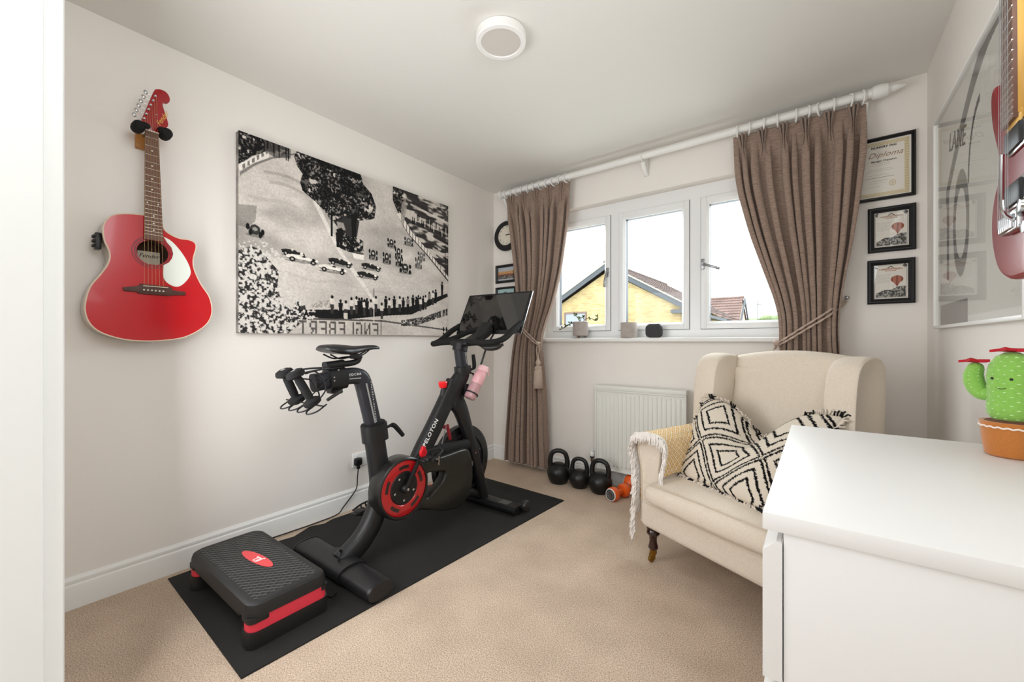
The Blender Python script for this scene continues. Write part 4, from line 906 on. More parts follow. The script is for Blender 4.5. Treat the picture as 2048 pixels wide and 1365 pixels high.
# pole, finials, rings, brackets
po=thing('curtain_pole','white wooden curtain pole across the top of the window','curtain pole',(-1,2.785,2.325),world=True)
PZ=2.327; PYY=2.785
B().cyl((-2.20,PYY,PZ),(.215,PYY,PZ),.0215,24).done('rod',M_white,po)
fin=[(.022,0),(.030,.004),(.034,.02),(.035,.04),(.030,.062),(.020,.07),(.016,.078),(.018,.09),(.012,.108),(.007,.125),(.001,.13)]
B().lathe(fin,(.213,PYY,PZ),(1,0,0),28).done('finial',M_white,po)
B().lathe([(r,h*.32) for r,h in fin],(-2.20,PYY,PZ),(-1,0,0),28).done('finial',M_white,po)
for x in(-2.19,-.975,.19):
    b=B().box((x-.016,2.862,2.22),(x+.016,2.88,2.36),.004)
    b.sweep(smooth_path([(x,2.865,2.235),(x,2.83,2.262),(x,2.80,2.30)],4),.014,.011,(1,0,0),12,3); b.done('bracket',M_white,po)
    B().tube([V(x,PYY+.026*math.cos(a),PZ+.026*math.sin(a)) for a in [PI+PI*j/12 for j in range(13)]],.006,8).done('cradle',M_white,po)
rg0=None
rxs=[-2.152,-2.10,-2.04,-1.99,-1.93,-1.87,-1.805,-1.74,-1.68,-1.62,-1.565]+[-.395,-.336,-.263,-.19,-.105,-.05,.0,.06,.128,.178]
for i,x in enumerate(rxs):
    ORD=['first','second','third','fourth','fifth','sixth','seventh','eighth','ninth','tenth','eleventh']
    lab='white curtain ring above the left curtain, %s counting from the room corner'%ORD[i] if x<-1 else 'white curtain ring above the right curtain, %s counting from the window side'%ORD[i-11]
    grp='rings above the left curtain' if x<-1 else 'rings above the right curtain'
    if rg0 is None:
        rg0=thing('curtain_ring',lab,'curtain ring',(x,PYY,PZ),group=grp)
        B().tube([V(0,.0335*math.cos(2*PI*j/28),.0335*math.sin(2*PI*j/28)-.008) for j in range(28)],.0048,8,closed=True).done('ring',M_white,rg0)
        B().tube([V(.003*math.cos(2*PI*j/12),0,-.0475+.005*math.sin(2*PI*j/12)) for j in range(12)],.0012,6,closed=True).done('eye',M_steel,rg0)
    else:
        c=dup(rg0,(x,PYY,PZ),lab,rot=(0,0,rad(random.uniform(-22,22)))); c['group']=grp
# tiebacks
M_rope=mat('rope_taupe','#B8A496',.85,noise=160,var=.2); M_tas=mat('tassel','#BCA99B',.9,noise=120,var=.2,stretch=(4,4,.4))
def rope(b,p,r=.0048):
    P=smooth_path(p,7); 
    for s in(0,PI):
        Q=[]
        for i,q in enumerate(P):
            a=i*.9+s; Q.append(q+V(r*.55*math.cos(a),r*.35*math.sin(a),r*.55*math.sin(a)))
        b.tube(Q,r*.72,7)
    return b
tl=thing('curtain_tieback','taupe rope tieback with a hanging tassel round the left curtain','tieback',(-1.79,2.74,1.05),world=True)
b=B(); rope(b,[(-2.03,2.85,1.27),(-2.02,2.78,1.25),(-1.96,2.728,1.19),(-1.88,2.718,1.12),(-1.81,2.725,1.06),(-1.785,2.75,1.035)]); rope(b,[(-2.03,2.86,1.25),(-2.02,2.785,1.23),(-1.965,2.728,1.17),(-1.885,2.716,1.10),(-1.815,2.722,1.045),(-1.785,2.745,1.022)]); b.done('rope',M_rope,tl)
def tassel(x,y,z,par):
    b=B(); rope(b,[(x-.004,y,z),(x-.014,y-.004,z-.04),(x-.006,y-.004,z-.085),(x,y-.004,z-.10),(x+.006,y-.004,z-.085),(x+.014,y-.004,z-.04),(x+.002,y,z)],.004); b.done('hanging_loop',M_rope,par)
    B().lathe([(.010,-.008),(.016,.0),(.020,.008),(.016,.016),(.010,.02)],(x,y,z+.004),(0,0,1),16).done('knot',M_tas,par)
    B().lathe([(.001,.0),(.008,-.002),(.010,-.02),(.018,-.03),(.022,-.045),(.018,-.06),(.014,-.064),(.026,-.072),(.029,-.085),(.027,-.092)],(x,y,z-.10),(0,0,1),20).done('tassel_head',M_tas,par)
    lo=[]
    for h,r in((-.19,.026),(-.22,.031),(-.28,.034),(-.345,.036)): lo.append([V(x+(r*(1+.06*(j%2)))*math.cos(2*PI*j/48),y+(r*(1+.06*(j%2)))*math.sin(2*PI*j/48),z+h) for j in range(48)])
    B().loft(lo).done('tassel_skirt',M_tas,par,sharp=0)
tassel(-1.785,2.722,1.03,tl)
b=B().cyl((-2.035,2.88,1.262),(-2.035,2.84,1.262),.006,10).ell((-2.035,2.838,1.262),.010,12,8); b.done('wall_hook',M_chrome,tl)
t2=thing('curtain_tieback','taupe rope tieback slung up to a wall hook round the right curtain','tieback',(-.05,2.74,1.1),world=True)
b=B(); rope(b,[(.115,2.87,1.285),(.09,2.80,1.262),(.03,2.728,1.21),(-.05,2.712,1.15),(-.13,2.715,1.09),(-.19,2.735,1.045),(-.205,2.77,1.03)]); rope(b,[(.115,2.86,1.27),(.09,2.79,1.24),(.03,2.724,1.185),(-.05,2.708,1.127),(-.13,2.712,1.07),(-.19,2.73,1.03),(-.205,2.765,1.015)]); b.done('rope',M_rope,t2)
tassel(-.192,2.722,1.04,t2)
B().cyl((.118,2.88,1.29),(.118,2.845,1.29),.007,10).ell((.118,2.842,1.292),.012,12,8).done('wall_hook',M_chrome,t2)
# ------------------------------------------------ clock and small frames, left of the window
ck=thing('wall_clock','round black-rimmed wall clock half hidden by the left curtain','clock',(-2.205,2.88,1.985),world=True)
cc=(-2.212,2.88,1.988)
B().lathe([(.128,0),(.132,.01),(.130,.026),(.120,.032),(.098,.026),(.096,.012)],cc,(0,-1,0),56,cap=False).lathe([(.128,0),(.001,0)],cc,(0,-1,0),40).done('rim',M_black,ck)
cring=lambda r,zc,y:[V(-2.212+r*math.cos(2*PI*i/48),y,zc+r*math.sin(2*PI*i/48)) for i in range(48)]
ring=B().loft([cring(.120,1.988,2.853),cring(.0955,2.001,2.853),cring(.0955,2.001,2.8655)],cap=False).done('lower_rim',M_black,ck)
B().lathe([(.099,.012),(.001,.012)],cc,(0,-1,0),48,cap=False).done('dial',mat('dial_cream','#E2DBCB',.7),ck)
for h in range(12):
    a=rad(90-30*h); text('numeral',str(h or 12),.02,basis((1,0,0),(0,0,1),(cc[0]+.078*math.cos(a),2.8675,cc[2]+.012+.074*math.sin(a)),(0,-1,0)),mat('dial_ink','#6A655E',.7),ck)
B().box((cc[0]-.012,2.8655,cc[2]+.009),(cc[0]+.055,2.8665,cc[2]+.015)).done('minute_hand',M_black,ck)
B().box((cc[0]-.008,2.866,cc[2]+.008),(cc[0]+.04,2.867,cc[2]+.016)).done('hour_hand',M_black,ck)
MB=lambda x,y,z:basis((1,0,0),(0,0,1),(x,y,z),(0,-1,0))
def frame(nm,label,x0,x1,z0,z1,t,art,d=.018,mt=None,gl='frame_glass',prof=True,cat='picture frame'):
    f=thing(nm,label,cat,((x0+x1)/2,YB,z0),world=True); y=YB
    b=B()
    q=[(0,0),(0,d),(.25*t,d+.004),(.45*t,d+.004),(t,d-.006),(t,.004)]
    for (ax,az),(bx,bz) in (((x0,z0),(x1,z0)),((x1,z0),(x1,z1)),((x1,z1),(x0,z1)),((x0,z1),(x0,z0))):
        A_=Vector((ax,0,az));B_=Vector((bx,0,bz)); dn=(B_-A_).normalized(); inn=Vector((-dn.z,0,dn.x))
        if inn.dot(Vector(((x0+x1)/2,0,(z0+z1)/2))-A_)<0: inn=-inn
        L1=[A_+inn*u+dn*u+Vector((0,y-v,0)) for u,v in q]; L2=[B_+inn*u-dn*u+Vector((0,y-v,0)) for u,v in q]
        b.loft([L1,L2])
    b.done('moulding',mt or M_black,f,sharp=20)
    h,w=art.a.shape[:2]; PX,PZ_=np.meshgrid(np.linspace(x0+t*.9,x1-t*.9,w),np.linspace(z1-t*.9,z0+t*.9,h))
    grid('print',np.stack([PX,np.full_like(PX,y-.005),PZ_],-1),M_print,f,colors=lin_arr(np.clip(art.a,0,1)),smooth=False)
    B().box((x0+t*.9,y-.0095,z0+t*.9),(x1-t*.9,y-.008,z1-t*.9)).done('glass',glass(gl,(.99,.99,.99),1.0),f)
    return f
A=Art(110,90,(.72,.75,.77)); k=A.noise(18,1,3); 
A.put((A.Y>.30)&(A.Y<.52+.1*k)&(k>.38),(.80,.58,.32)); A.put((A.Y>.5)&(A.Y<.9),(.55,.53,.50)); A.put((A.Y>.55)&(k<.5),(.3,.28,.27)); A.put(A.Y>.86,(.72,.74,.75)); A.put((A.Y>.5)&(A.Y<.62)&(k>.5),(.65,.3,.15))
frame('picture_frame','small black frame with an orange and grey photo below the clock',-2.336,-2.116,1.577,1.737,.022,A)
A=Art(110,90,(.66,.78,.78)); k=A.noise(14,4,3); A.put((A.Y>.35)&(k>.45),(.45,.58,.55)); A.put((A.Y>.6)&(k<.5),(.3,.36,.33)); A.put(A.ell(.45,.3,.12,.1),(.35,.40,.42))
frame('picture_frame','small black frame with a pale green photo, just above the bike screen',-2.336,-2.116,1.385,1.54,.018,A)
# ------------------------------------------------ certificates right of the window
CR=(.925,.905,.865); GOLD=(.80,.74,.58)
A=Art(260,330,CR)
bd_=((A.X<.115)|(A.X>.885)|(A.Y<.09)|(A.Y>.91))&(A.X>.035)&(A.X<.965)&(A.Y>.03)&(A.Y<.97)
pat=(np.sin(A.X*2*PI*19)*np.sin(A.Y*2*PI*24)>0)|(np.abs(A.X-.5)>.4)&(np.sin(A.Y*2*PI*22)>.2)
A.put(bd_&pat,GOLD); A.put(bd_&~pat,(.90,.86,.74))
for i,(y,x0,x1,c) in enumerate([(.40,.36,.66,.6),(.43,.34,.64,.68),(.50,.30,.70,.7),(.53,.26,.72,.7),(.60,.28,.66,.7),(.645,.25,.73,.5),(.70,.35,.62,.7),(.74,.3,.6,.75),(.80,.25,.5,.75)]):
    A.put((np.abs(A.Y-y)<.004)&(A.X>x0)&(A.X<x1)&(np.sin(A.X*260+i)>-.5),(c,c,c*.95))
A.put(A.ell(.70,.77,.055,.05)&~A.ell(.70,.77,.038,.035),(.82,.75,.60)); A.put(A.ell(.70,.77,.02,.02),(.82,.75,.60))
f=frame('certificate_frame','large black-framed diploma certificate with gold patterned border',.122,.388,1.797,2.125,.016,A,cat='certificate')
M_ink=mat('certificate_ink','#3C3833',.8); M_cop=mat('copper_ink','#A07F62',.7)
text('lettering','HUNGRY INC',.015,MB(.268,YB-.0055,2.075),M_ink,f,bold=.0006,sp=1.1)
text('lettering','Diploma',.038,MB(.272,YB-.0056,2.035),M_cop,f,shear=.45,sp=1.05)
text('lettering','Manager Champion',.0125,MB(.268,YB-.0055,2.003),M_ink,f,bold=.0002)
def balloon(seed,copper):
    A=Art(200,260,(.90,.88,.84)); 
    A.put((A.X>.045)&(A.X<.955)&(A.Y>.035)&(A.Y<.965)&~((A.X>.06)&(A.X<.94)&(A.Y>.045)&(A.Y<.955)),(.68,.65,.62))
    for sx in(.1,.9): A.put((np.abs(A.X-sx)+np.abs(A.Y-.07)<.07)&(A.noise(20,seed,2)>.45),(.35,.34,.33))
    A.put((np.abs(A.X-.5)<.09)&(np.abs(A.Y-.065-.5*np.abs(A.X-.5))<.012),(.3,.29,.28))
    A.put((np.abs(A.X-.5)<.33)&(np.abs(A.Y-.13-.12*(A.X-.5)**2)<.018)&(np.sin(A.X*130+A.Y*60)>-.2),copper)
    A.put((np.abs(A.X-.5)<.16)&(np.abs(A.Y-.19)<.014)&(np.sin(A.X*150)>-.3),copper)
    for i in range(9): A.put((np.abs(A.Y-.30-.028*i)<.004)&(A.X>.1)&(A.X<.1+.38*(1-.25*(i%3==2)))&(np.sin(A.X*300+i*2)>-.4),(.66,.62,.58))
    hill=.80-.22*(A.X-.1)+.02*np.sin(A.X*15); k=A.noise(26,seed+3,3); m=(A.Y>hill)&(A.Y<.945)&(A.X>.08)&(A.X<.92)
    v=np.clip((k-.42)*6,0,1)[...,None]; A.put(m,np.array((.28,.28,.27))*(1-v)+np.array((.68,.67,.64))*v)
    bx,by=.68,.44; e=((A.X-bx)/.175)**2+((A.Y-by)/.105)**2<1; cone=(A.Y>by)&(A.Y<by+.20)&(np.abs(A.X-bx)<.16*(1-(A.Y-by)/.21))
    g=np.abs(np.sin((A.X-bx)*22))[...,None]; A.put(e|cone,np.array((.50,.27,.20))*(1-g)+np.array((.72,.46,.38))*g)
    A.put(A.ell(bx,by+.225,.018,.014),(.25,.2,.18)); return A
f=frame('certificate_frame','black-framed balloon certificate, the upper one with the balloon higher',.205,.389,1.523,1.756,.026,balloon(3,(.70,.55,.46)),cat='certificate')
text('lettering','Balloon Flight',.013,MB(.297,YB-.0056,1.705),mat('copper_print','#B08468',.7),f,shear=.3)
f=frame('certificate_frame','black-framed balloon certificate, lowest of the three by the corner',.203,.386,1.253,1.482,.026,balloon(8,(.74,.50,.40)),cat='certificate')
text('lettering','Balloon Flight',.013,MB(.295,YB-.0056,1.432),MATS['copper_print'],f,shear=.3)
# ------------------------------------------------ sill objects
M_pot=mat('grey_ceramic','#B5ABA6',.8,noise=40,var=.08)
pt=thing('plant_pot','pale ribbed plant pot on short feet with a trailing green sprig','plant pot',(-1.497,2.89,1.083),world=True)
cx,cy=-1.497,2.888
prof=[(.001,1.100),(.055,1.100),(.060,1.106)]
z=1.106
while z<1.205: prof+=[(.0595,z),(.0605,z+.004)]; z+=.008
prof+=[(.060,1.210),(.056,1.212),(.054,1.195),(.001,1.195)]
B().lathe(prof,(cx,cy,0),n=36).done('bowl',M_pot,pt)
for a in(20,140,260): B().cyl((cx+.035*math.cos(rad(a)),cy+.035*math.sin(rad(a)),1.0832),(cx+.042*math.cos(rad(a)),cy+.042*math.sin(rad(a)),1.104),.007,10,.010).done('foot',mat('pot_foot','#8C7C70',.7),pt)
M_leaf2=mat('sprig_green','#5C6E38',.6,noise=60,var=.3); M_stem=mat('stem_brown','#6B5E3C',.7)
for p in ([(cx,cy,1.20),(cx-.02,cy,1.235),(cx-.045,cy-.005,1.265),(cx-.06,cy-.01,1.275)],[(cx+.01,cy,1.20),(cx+.06,cy-.01,1.235),(cx+.11,cy-.02,1.228),(cx+.135,cy-.02,1.215),(cx+.155,cy-.02,1.225),(cx+.155,cy-.02,1.25)],[(cx-.02,cy-.03,1.20),(cx-.06,cy-.055,1.195),(cx-.10,cy-.06,1.17),(cx-.14,cy-.06,1.155)],[(cx,cy,1.20),(cx+.005,cy,1.24),(cx+.04,cy-.01,1.245)]):
    P=smooth_path(p,5); B().tube(P,.0026,6).done('stem',M_stem,pt)
    n=len(P)
    for i in range(3,n,2 if len(p)<5 else 3):
        for _ in range(2 if (i>n*.6 or len(p)==4) else 1):
            a=random.uniform(0,6.28); dd=V(math.cos(a),math.sin(a)*.5,random.uniform(-.2,1)).normalized(); s_=dd.cross(V(.1,1,.3)).normalized(); L=random.uniform(.018,.030)
            q=P[i]; B().quad(q,q+dd*L*.5+s_*L*.26,q+dd*L,q+dd*L*.5-s_*L*.26).done('leaf',M_leaf2,pt)
p2=thing('plant_pot','plain grey concrete pot in the middle of the window sill','pot',(-1.105,2.89,1.083),world=True)
B().lathe([(.001,1.0832),(.053,1.0832),(.058,1.09),(.060,1.19),(.058,1.194),(.054,1.192),(.052,1.18),(.001,1.18)],(-1.105,2.885,0),n=36).done('bowl',mat('concrete','#ABA29B',.85,noise=22,var=.1,bump=(60,.3,.002)),p2)
sp=thing('smart_speaker','small dark fabric-covered speaker on the window sill','speaker',(-.925,2.885,1.083),world=True)
def rrx(cx,hw,z0,z1,r,y): return [V(x,y,z) for x,z in rr(cx-hw,cx+hw,z0,z1,r)]
lo=[rrx(-.923,.045,1.092,1.166,.02,2.85),rrx(-.923,.052,1.086,1.174,.027,2.855),rrx(-.923,.055,1.0835,1.177,.03,2.88),rrx(-.923,.052,1.086,1.174,.027,2.905),rrx(-.923,.045,1.092,1.166,.02,2.91)]
ms=mat('speaker_fabric','#3E3E40',.9,noise=420,var=.9)
B().loft(lo).done('body',ms,sp,sharp=0)
B().loft([[V(x,y,z) for x,y in rr(-.970,-.876,2.858,2.902,.018)] for z in(1.1765,1.1785)]).done('top_panel',M_black,sp)
# ------------------------------------------------ radiator
ra=thing('radiator','white ribbed panel radiator on the wall under the window','radiator',(-1.0,2.83,.11),world=True)
M_rad=mat('radiator_white','#E0E1DB',.4)
x0,x1,z0,z1=-1.323,-.69,.125,.70; b=B()
nr=20; pts=[]
for i in range(nr):
    xa=x0+.012+(x1-x0-.024)*i/nr; wd=(x1-x0-.024)/nr
    for u,d in((0,0),(.1,-.007),(.34,-.007),(.5,-.0),(.62,-.0),(.9,0)): pts.append((xa+u*wd,d))
pts.append((x1-.012,0))
rows=[]
for z,k in((z0+.0,.0),(z0+.03,0),(z0+.042,1),(z1-.032,1),(z1-.02,0),(z1,0)): rows.append([V(x,2.79+d*k,z) for x,d in pts])
b.loft(rows,cap=False,closed=False); b.box((x0,2.791,z0),(x1,2.80,z1),.002)
b.done('front_panel',M_rad,ra,sharp=25)
B().box((x0+.005,2.80,z0+.01),(x1-.005,2.845,z1-.01),.004).done('core',M_rad,ra)
b=rectframe(B(),x0-.003,x1+.003,z0-.003,z1+.003,.010,2.782,2.80,.003); b.done('rim',M_rad,ra)
b=B().box((x0-.004,2.783,.702),(x1+.004,2.85,.737),.006); b.done('top_grille',M_rad,ra)
for k in range(2): B().box((x0+.1+k*.42,2.845,.2),(x0+.13+k*.42,2.879,.6)).done('wall_bracket',M_rad,ra)
vx=-1.362
B().cyl((vx,2.815,.0),(vx,2.815,.10),.0085,14).done('pipe',M_white,ra)
B().lathe([(.011,.10),(.013,.105),(.013,.125),(.010,.13),(.010,.16),(.013,.165),(.013,.185)],(vx,2.815,0),n=8).cyl((vx,2.815,.145),(x0,2.815,.145),.009,12).done('valve_body',mat('brass_chrome','#CBB8A6',.25,metal=1),ra,sharp=20)
B().lathe([(.014,.185),(.0165,.19),(.0165,.198),(.001,.198)],(vx,2.815,0),n=16).done('valve_collar',M_gask,ra)
B().lathe([(.0165,.198),(.0175,.203),(.0175,.222),(.014,.228),(.010,.23),(.009,.245),(.001,.248)],(vx,2.815,0),n=20).done('valve_cap',M_white,ra)
# ------------------------------------------------ kettlebells
M_kb=mat('kettlebell_vinyl','#141414',.36,spec=.5)
def kettle(x,y,s,hs,label,rot):
    k=thing('kettlebell',label,'kettlebell',(x,y,0),(0,0,rad(rot)),group='kettlebells in a row under the window')
    B().lathe([(.001,.0),(.055*s,.0),(.062*s,.004*s),(.080*s,.035*s),(.089*s,.068*s),(.086*s,.095*s),(.072*s,.122*s),(.050*s,.140*s),(.025*s,.15*s),(.001,.152*s)],n=36).done('body',M_kb,k)
    p=smooth_path([(-.056*s,0,.105*s),(-.064*s,0,.145*s),(-.062*s,0,.18*s),(-.050*s,0,(.205+hs)*s),(-.025*s,0,(.222+hs)*s),(0,0,(.226+hs)*s),(.025*s,0,(.222+hs)*s),(.050*s,0,(.205+hs)*s),(.062*s,0,.18*s),(.064*s,0,.145*s),(.056*s,0,.105*s)],4)
    B().tube(p,lambda f:(.0165+.006*abs(2*f-1)**3)*s,14).done('handle',M_kb,k)
    return k
kettle(-1.563,2.665,1.0,.012,'black kettlebell next to the left curtain, largest and tallest of the row',22)
kettle(-1.393,2.672,.86,.012,'black kettlebell in the middle of the row, the smallest one',10)
kettle(-1.228,2.665,.94,.01,'black kettlebell on the right of the row, beside the orange dumbbells',5)
# ------------------------------------------------ orange dumbbells
M_or=mat('orange_neoprene','#E8601C',.35,coat=.3)
def odb(x,y,r,L,ang,label,z=0):
    d=thing('dumbbell',label,'dumbbell',(x,y,r+z),(0,0,rad(ang)),group=None)
    w=r*1.25
    for s in(-1,1):
        c=s*(L/2-w/2)
        B().lathe([(r*.45,-w/2),(r*.85,-w/2+.004),(r,-w*.25),(r,w*.25),(r*.86,w/2-.002),(r*.80,w/2)],(c,0,0),(s,0,0),28).done('head',M_or,d)
        B().lathe([(r*.90,w/2-.004),(r*.84,w/2+.0015),(r*.77,w/2+.001)],(c,0,0),(s,0,0),28,cap=False).done('white_rim',M_white,d)
        B().lathe([(r*.78,w/2-.001),(r*.77,w/2+.0012),(.001,w/2+.0012)],(c,0,0),(s,0,0),28).done('end_cap',mat('cap_grey','#3C3E42',.6),d)
        B().lathe([(r*.56,w/2+.001),(r*.54,w/2+.002),(r*.42,w/2+.002),(r*.40,w/2+.001)],(c,0,0),(s,0,0),24,cap=False).done('cap_ring',M_steel,d)
        text('numeral','2',r*.6,basis((0,-s,0),(0,0,1),(c+s*(w/2+.0016),0,0),(s,0,0)),M_steel,d)
    B().cyl((-L/2+w,0,0),(L/2-w,0,0),r*.42,16).done('handle',M_or,d)
    return d
odb(-1.078,2.628,.045,.17,74,'orange dumbbell on the carpet, grey end cap facing out by the armchair')
odb(-.995,2.795,.058,.20,-8,'larger orange dumbbell against the skirting behind the other one')
# ------------------------------------------------ armchair
CA=rad(-25.1); O=Vector((-.735,1.955,0))
ch=thing('armchair','cream linen wingback armchair with dark turned legs, in the corner','armchair',tuple(O),(0,0,CA))
M_lin=mat('cream_linen','#D8CCBC',.9,spec=.15,noise=220,var=.07,bump=(500,.25,.0015),sheen=.15)
M_piping=mat('cream_piping','#C6B8A4',.9)
WC=.80
B().box((.03,.02,.165),(WC-.03,.72,.30),.028,4).done('seat_base',M_lin,ch,sharp=0)
# arms: scroll profile in (a,z) lofted along depth b
def arm(mir,nm):
    prof=[(.135,.18),(.135,.42),(.142,.50),(.148,.55),(.140,.585),(.115,.603),(.08,.608),(.045,.602),(.015,.582),(.003,.55),(.008,.51),(.020,.47),(.026,.40),(.026,.18)]
    ps=[(q.x,q.y) for q in smooth_path([(*q,0) for q in prof],3)]
    if mir: ps=[(WC-x,z) for x,z in ps]
    cx_=sum(p[0] for p in ps)/len(ps)
    def L(b_,k,dz=0): return [V(cx_+(x-cx_)*k,b_,.38+(z-.38)*k+dz*(z>.3)) for x,z in ps]
    return B().loft([L(.042,.90),L(.032,.95),L(.034,.985),L(.045,1),L(.30,1,.0),L(.62,1,.01)]).done(nm,M_lin,ch,sharp=50)
arm(False,'arm');arm(True,'arm')
# backrest (front surface curved), wings
def backgrid():
    nu,nv=28,26; F=[];
    P=np.zeros((nv*2,nu,3))
    for j in range(nv):
        v=j/(nv-1)
        for i in range(nu):
            u=i/(nu-1); a=.10+u*(WC-.235); cz=.990+.035*math.sin(PI*u)**.8
            z=.36+v*(cz-.36); b_=.53+.10*v+.012*math.cos(PI*u*2)*.3 - .018*math.sin(PI*u)**.5*math.sin(PI*min(v*1.0,1))
            rb=max(0,(v-.93)/.07); b_+= .035*rb**2; z-=.012*rb**2
            P[j,i]=(a,b_,z)
            P[2*nv-1-j,i]=(a,b_+.12-.05*v-.04*rb**2*.8,z)
    return P
grid('backrest',backgrid(),M_lin,ch)
def wing(mir):
    # outline in (b,z); thickness along a
    o=[(.40,.56),(.415,.66),(.42,.76),(.43,.85),(.45,.93),(.485,.972),(.54,.992),(.60,.994),(.655,.975),(.68,.93),(.675,.8),(.66,.56)]
    ps=[(q.x,q.y) for q in smooth_path([(*q,0) for q in o],4)]
    c=(.55,.76); W2=WC-.045
    def L(a,k): return [V((W2-a) if mir else a,c[0]+(x-c[0])*k,c[1]+(z-c[1])*k) for x,z in ps]
    return B().loft([L(.028,.93),L(.020,.965),L(.022,.99),L(.035,1.0),L(.085,1.0),L(.115,.985),L(.128,.96),L(.132,.93)]).done('wing',M_lin,ch,sharp=0)
wing(False);wing(True)
for mir in(0,1):
    P=[(.133,.545,.60),(.133,.575,.78),(.133,.60,.90),(.131,.625,.985)]
    B().tube(smooth_path([((WC-.045-a) if mir else a,b_,z) for a,b_,z in P],4),.004,8).done('seam',M_piping,ch)
B().box((.10,.60,.20),(WC-.14,.70,.93),.03,3).done('back_panel',M_lin,ch,sharp=0)
# seat cushion with bulging front
lo=[]
for f in range(25):
    u=f/24; a=.075+u*(WC-.15); e=min(u,1-u); k=min(1,(e/.07))**.5 if e<.07 else 1
    lo.append([V(a, .31+.345*(.85+.15*k)*math.copysign(abs(math.cos(t))**.55,math.cos(t)) - .005*math.sin(PI*u), .352+(.060+.012*math.sin(PI*u))*k*math.copysign(abs(math.sin(t))**.62,math.sin(t))) for t in [2*PI*j/40 for j in range(40)]])
B().loft(lo).done('seat_cushion',M_lin,ch,sharp=0)
for zz_ in(.40,.305):
    P=[]
    for u in np.linspace(.03,.97,24): P.append(V(.075+u*(WC-.15),-.026-.004*math.sin(PI*u)+ (.012 if zz_>.35 else .014),zz_+.004*math.sin(PI*u)*(1 if zz_>.35 else -1)))
    B().tube(P,.0028,6).done('cushion_piping',M_piping,ch)
M_dkw=mat('dark_turned_wood','#2A120C',.2,coat=.6); M_brass=mat('brass','#9A7433',.3,metal=1)
lg=[(.030,.168),(.031,.160),(.026,.155),(.029,.148),(.031,.138),(.026,.128),(.019,.122),(.017,.105),(.018,.09),(.022,.075),(.023,.066),(.017,.058),(.001,.058)]
for a,b_ in((.075,.065),(WC-.075,.065)):
    B().lathe(lg,(a,b_,0),n=24).done('leg',M_dkw,ch)
    B().lathe([(.017,.060),(.017,.04),(.014,.034),(.001,.033)],(a,b_,0),n=16).box((a-.011,b_-.018,.010),(a+.011,b_+.006,.04),.004).done('castor_cup',M_brass,ch)
    B().lathe([(.006,-.007),(.0155,-.006),(.0165,0),(.0155,.006),(.006,.007)],(a,b_-.012,.0168),(1,0,0),20).done('castor',M_brass,ch)
for a in(.08,WC-.08): B().loft([[V(a+x,.67+y,z) for x,y in((-s_,-s_),(s_,-s_),(s_,s_),(-s_,s_))] for s_,z in((.015,0),(.025,.17))]).done('leg',M_dkw,ch)
# ------------------------------------------------ throw over the left arm (same frame as the chair)
def C2W(a,b_,z): 
    c=math.cos(CA);s=math.sin(CA); return Vector((O.x+c*a-s*b_,O.y+s*a+c*b_,z))
tw=thing('throw_blanket','mustard and cream patterned throw with white fringe over the chair arm','throw',tuple(O),(0,0,CA))
tp=[(.152,.43),(.156,.50),(.160,.55),(.150,.595),(.118,.615),(.08,.620),(.042,.614),(.008,.594),(-.008,.555),(-.008,.50),(-.004,.44),(-.002,.36),(-.004,.28)]
tps=smooth_path([(x,0,z) for x,z in tp],5); nb=60
P=np.zeros((nb,len(tps),3)); Ccol=np.zeros((nb,len(tps),3))
for i in range(nb):
    f=i/(nb-1)
    for j,q in enumerate(tps):
        g=j/(len(tps)-1); b0=.030+.018*math.sin(g*9)-.03*max(0,.25-g)*0; b1=.40+.05*(g<.5)*(.5-g); b_=lerp(b0,b1,f)
        drop=0 if g>.3 else (.3-g)*.03*math.sin(f*6)
        P[i,j]=(q.x+.002*math.sin(f*22+g*7)+ (.002 if g<.5 else -.002),b_,q.z+drop+.010*f*(.3<g<.7))
m_throw=mat('throw_weave','#FFFFFF',.95,spec=.1,attr=1,bump=(350,.4,.002))
# fine grid for the woven lozenges
U=np.linspace(0,len(tps)-1,260); Vv=np.linspace(0,nb-1,220)
def resamp(P,Vv,U):
    Q=np.zeros((len(Vv),len(U),3))
    for k in range(3):
        tmp=np.array([np.interp(U,np.arange(P.shape[1]),P[i,:,k]) for i in range(P.shape[0])]); Q[...,k]=np.array([np.interp(Vv,np.arange(P.shape[0]),tmp[:,j]) for j in range(len(U))]).T
    return Q
Q=resamp(P,Vv,U); gu,gv=np.meshgrid(np.linspace(0,.62,260),np.linspace(0,.37,220))
p_=.030; d=np.abs(((gu/p_)%1)-.5)+np.abs(((gv/p_)%1)-.5); ringm=(np.abs(d-.5)<.10)|(d<.16)|(np.abs(d-.93)<.05)
C=np.where(ringm[...,None],np.array((.90,.86,.78)),np.array((.83,.66,.38))); 
C[gv[:,0]<.012]=(.93,.92,.90)
grid('cloth',Q,m_throw,tw,colors=lin_arr(C),solid=.006)
M_fr=mat('fringe_white','#E6E0DA',.95)
b=B(); r_=random.Random(5)
for j in range(0,len(tps),1):
    for rep in range(4):
        g=(j+rep/4)/(len(tps)-1)
        if g>1: continue
        q=P[0,min(j,len(tps)-1)]; q2=P[0,min(j+1,len(tps)-1)]; q=Vector(q).lerp(Vector(q2),rep/4)
        nrm=V(0,-.012,0); L=r_.uniform(.03,.05)
        out_=V((q.x-.075)*.10,0,0)
        p=[q+V(0,.004,0),q+nrm+out_*.5+V(r_.uniform(-.006,.006),0,r_.uniform(-.008,.004)),q+nrm*1.2+out_+V(r_.uniform(-.012,.012),r_.uniform(-.008,.004),-L)]
        b.tube(smooth_path(p,3),lambda f:.0038-.0012*f,5)
o=b.done('front_fringe',M_fr,tw,sharp=0); o['kind']='stuff'
b=B()
